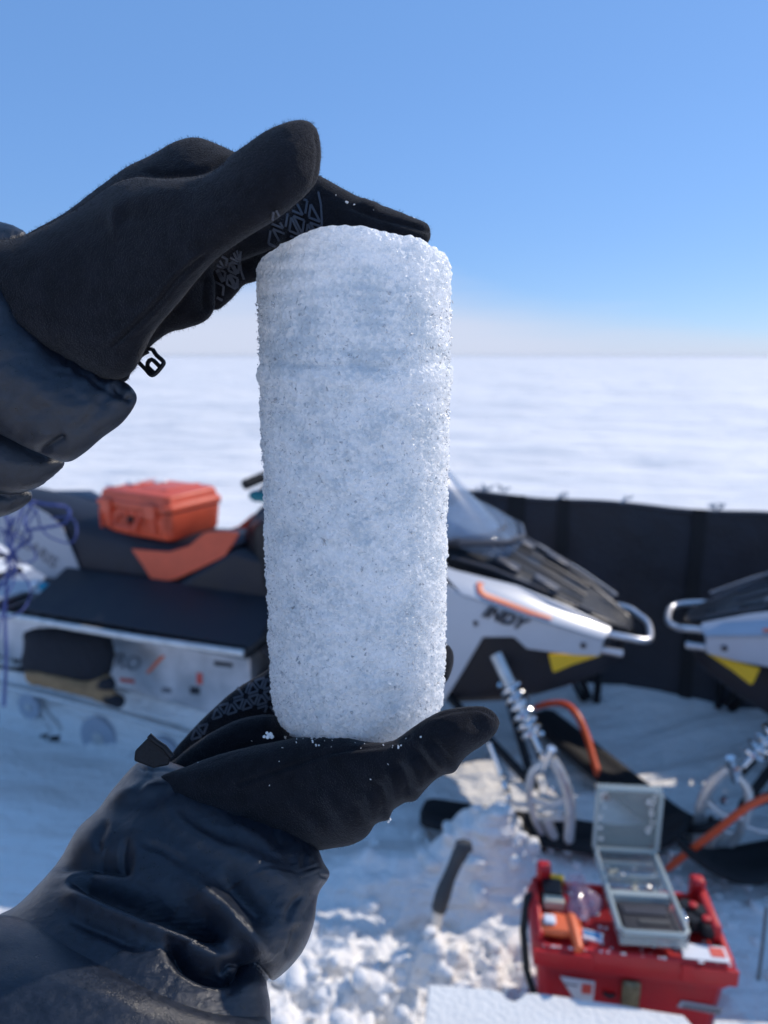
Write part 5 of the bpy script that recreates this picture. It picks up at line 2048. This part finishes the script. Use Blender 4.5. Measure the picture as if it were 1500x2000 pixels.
for k in range(26):
    r_ = random.uniform(.002, .006)
    sx = random.choice((-1, 1, 1))
    fr_.lathe([(r_ * .3, -.001), (r_, -.001), (r_ * .6, .001)], 6, (sx * random.uniform(.045, .062), ld + .009, .05 + random.random() * .12), 'Y')
tag(fr_.build('frost_specks', SNOW2, oc), kind='stuff')
MB().box((lw + .006, -.07, .026), (.006, .03, .02)).build('catch', CHROME, oc, bevel=.002)

# black strap hanging at the toolbox's left end
sp_ = empty('black_strap', (0.305, 1.27, 0), 0, 'black webbing strap hanging down the left end of the red toolbox', 'strap')
MB().tube([(.03, .04, .19), (.0, .03, .185), (-.012, .0, .13), (-.008, -.03, .06), (.012, -.06, .0), (.03, -.08, -.02)], .012, 8, flat=.4).build('webbing', WEB, sp_)

# ------------------------------------------------------------------ tool standing in the snow
hb_ = at(848, 1838, 1.655)
zbase = gz(hb_[0], hb_[1])
tl = empty('hand_tool', (float(hb_[0]), float(hb_[1]), zbase), 0, 'tool with curved grey rubber grip stuck upright in the lumpy snow', 'hand tool')
dep0 = 1.665
pts = [(905, 1655, 1.68), (890, 1685, 1.68), (874, 1722, 1.675), (862, 1758, 1.67), (857, 1778, 1.67)]
g_ = MB()
g_.tube([at(*p) for p in curve_pts(pts, 4)], [.0185, .0185, .019, .0175, .0165, .016, .016, .016, .0165, .018, .0185, .019, .0185, .0185, .019, .0185, .017][:17], 12)
world_mesh(g_, 'grip', GREYGRIP, (float(hb_[0]), float(hb_[1]), zbase), tl)
g_ = MB()
g_.tube([at(890, 1652, 1.68), at(905, 1654, 1.68), at(922, 1652, 1.68)], [.013, .019, .012], 10)
world_mesh(g_, 'grip_head', GREYGRIP, (float(hb_[0]), float(hb_[1]), zbase), tl)
g_ = MB()
g_.tube([at(857, 1776, 1.67), at(851, 1810, 1.668), at(847, 1850, 1.66)], [.0145, .0125, .0115], 10)
world_mesh(g_, 'shaft', ALU, (float(hb_[0]), float(hb_[1]), zbase), tl)

# thin stick by the right edge
stp = on_z(1481, 1915, 0)
s_ = MB().tube([stp - np.array([0, 0, .04]), stp + np.array([.012, .02, .06]), stp + np.array([.028, .05, .14])], .0035, 8)
tag(world_mesh(s_, 'thin_stick', WOODY, stp), 'thin weathered stick standing in snow beside the right photo edge', 'stick')

# ------------------------------------------------------------------ foam boards in front
def board(outline, z, name, label):
    """outline in place coordinates, broken far edge"""
    pts = [on_z(px, py, z) for px, py in outline]
    o = sum(pts) / len(pts)
    n = len(pts)
    mb = MB()
    mb.add([p - o for p in pts] + [p - o - np.array([0, 0, .04]) for p in pts],
           [list(range(n)), list(range(n, 2 * n))[::-1]] + [[i, (i + 1) % n, n + (i + 1) % n, n + i] for i in range(n)])
    ob = mb.build(name, FOAM, None, bevel=.003)
    ob.location = tuple(o)
    return tag(ob, label, 'foam board')


board([(838, 1922), (870, 1924), (905, 1928), (955, 1930), (978, 1936), (990, 1950), (1004, 1955), (1018, 1948), (1026, 1938), (1060, 1940), (1130, 1950),
       (1200, 1960), (1280, 1974), (1335, 1982), (1352, 2002), (1362, 2030), (1360, 2120), (1100, 2160), (850, 2120), (826, 2030)],
      .135, 'foam_board', 'white foam board with a notched broken far edge at the bottom of the photo')
board([(1396, 1990), (1440, 1992), (1560, 2000), (1600, 2080), (1400, 2090), (1385, 2020)], .115, 'foam_board',
      'small corner of white foam board poking in right of the notched board')


# ------------------------------------------------------------------ thin ice haze over the plain
hz = MB().box((0, 0, 0), (2.0, 2.0, 1.0))
hm = bpy.data.materials.new('haze_air')
hm.use_nodes = True
hm.node_tree.nodes.clear()
ho = hm.node_tree.nodes.new('ShaderNodeOutputMaterial')
hv = hm.node_tree.nodes.new('ShaderNodeVolumePrincipled')
hv.inputs['Density'].default_value = 0.00045
hv.inputs['Color'].default_value = (0.93, 0.96, 1.0, 1)
hv.inputs['Anisotropy'].default_value = 0.2
hm.node_tree.links.new(hv.outputs[0], ho.inputs['Volume'])
ho_ = hz.build('haze', hm, None, smooth=False)
gmx = max(abs(v.co.x) for v in bpy.data.objects['snow_field'].data.vertices)
gzn = min(v.co.z for v in bpy.data.objects['snow_field'].data.vertices)
gzx = max(v.co.z for v in bpy.data.objects['snow_field'].data.vertices)
ho_.scale = (gmx + 60, gmx + 60, max(2.3, gzx + .5) - gzn + 1)
ho_.location = (0.15, 1.5, (max(2.3, gzx + .5) + gzn - 1) / 2)
tag(ho_, 'thin pale ice haze lying over the snow plain', kind='stuff')
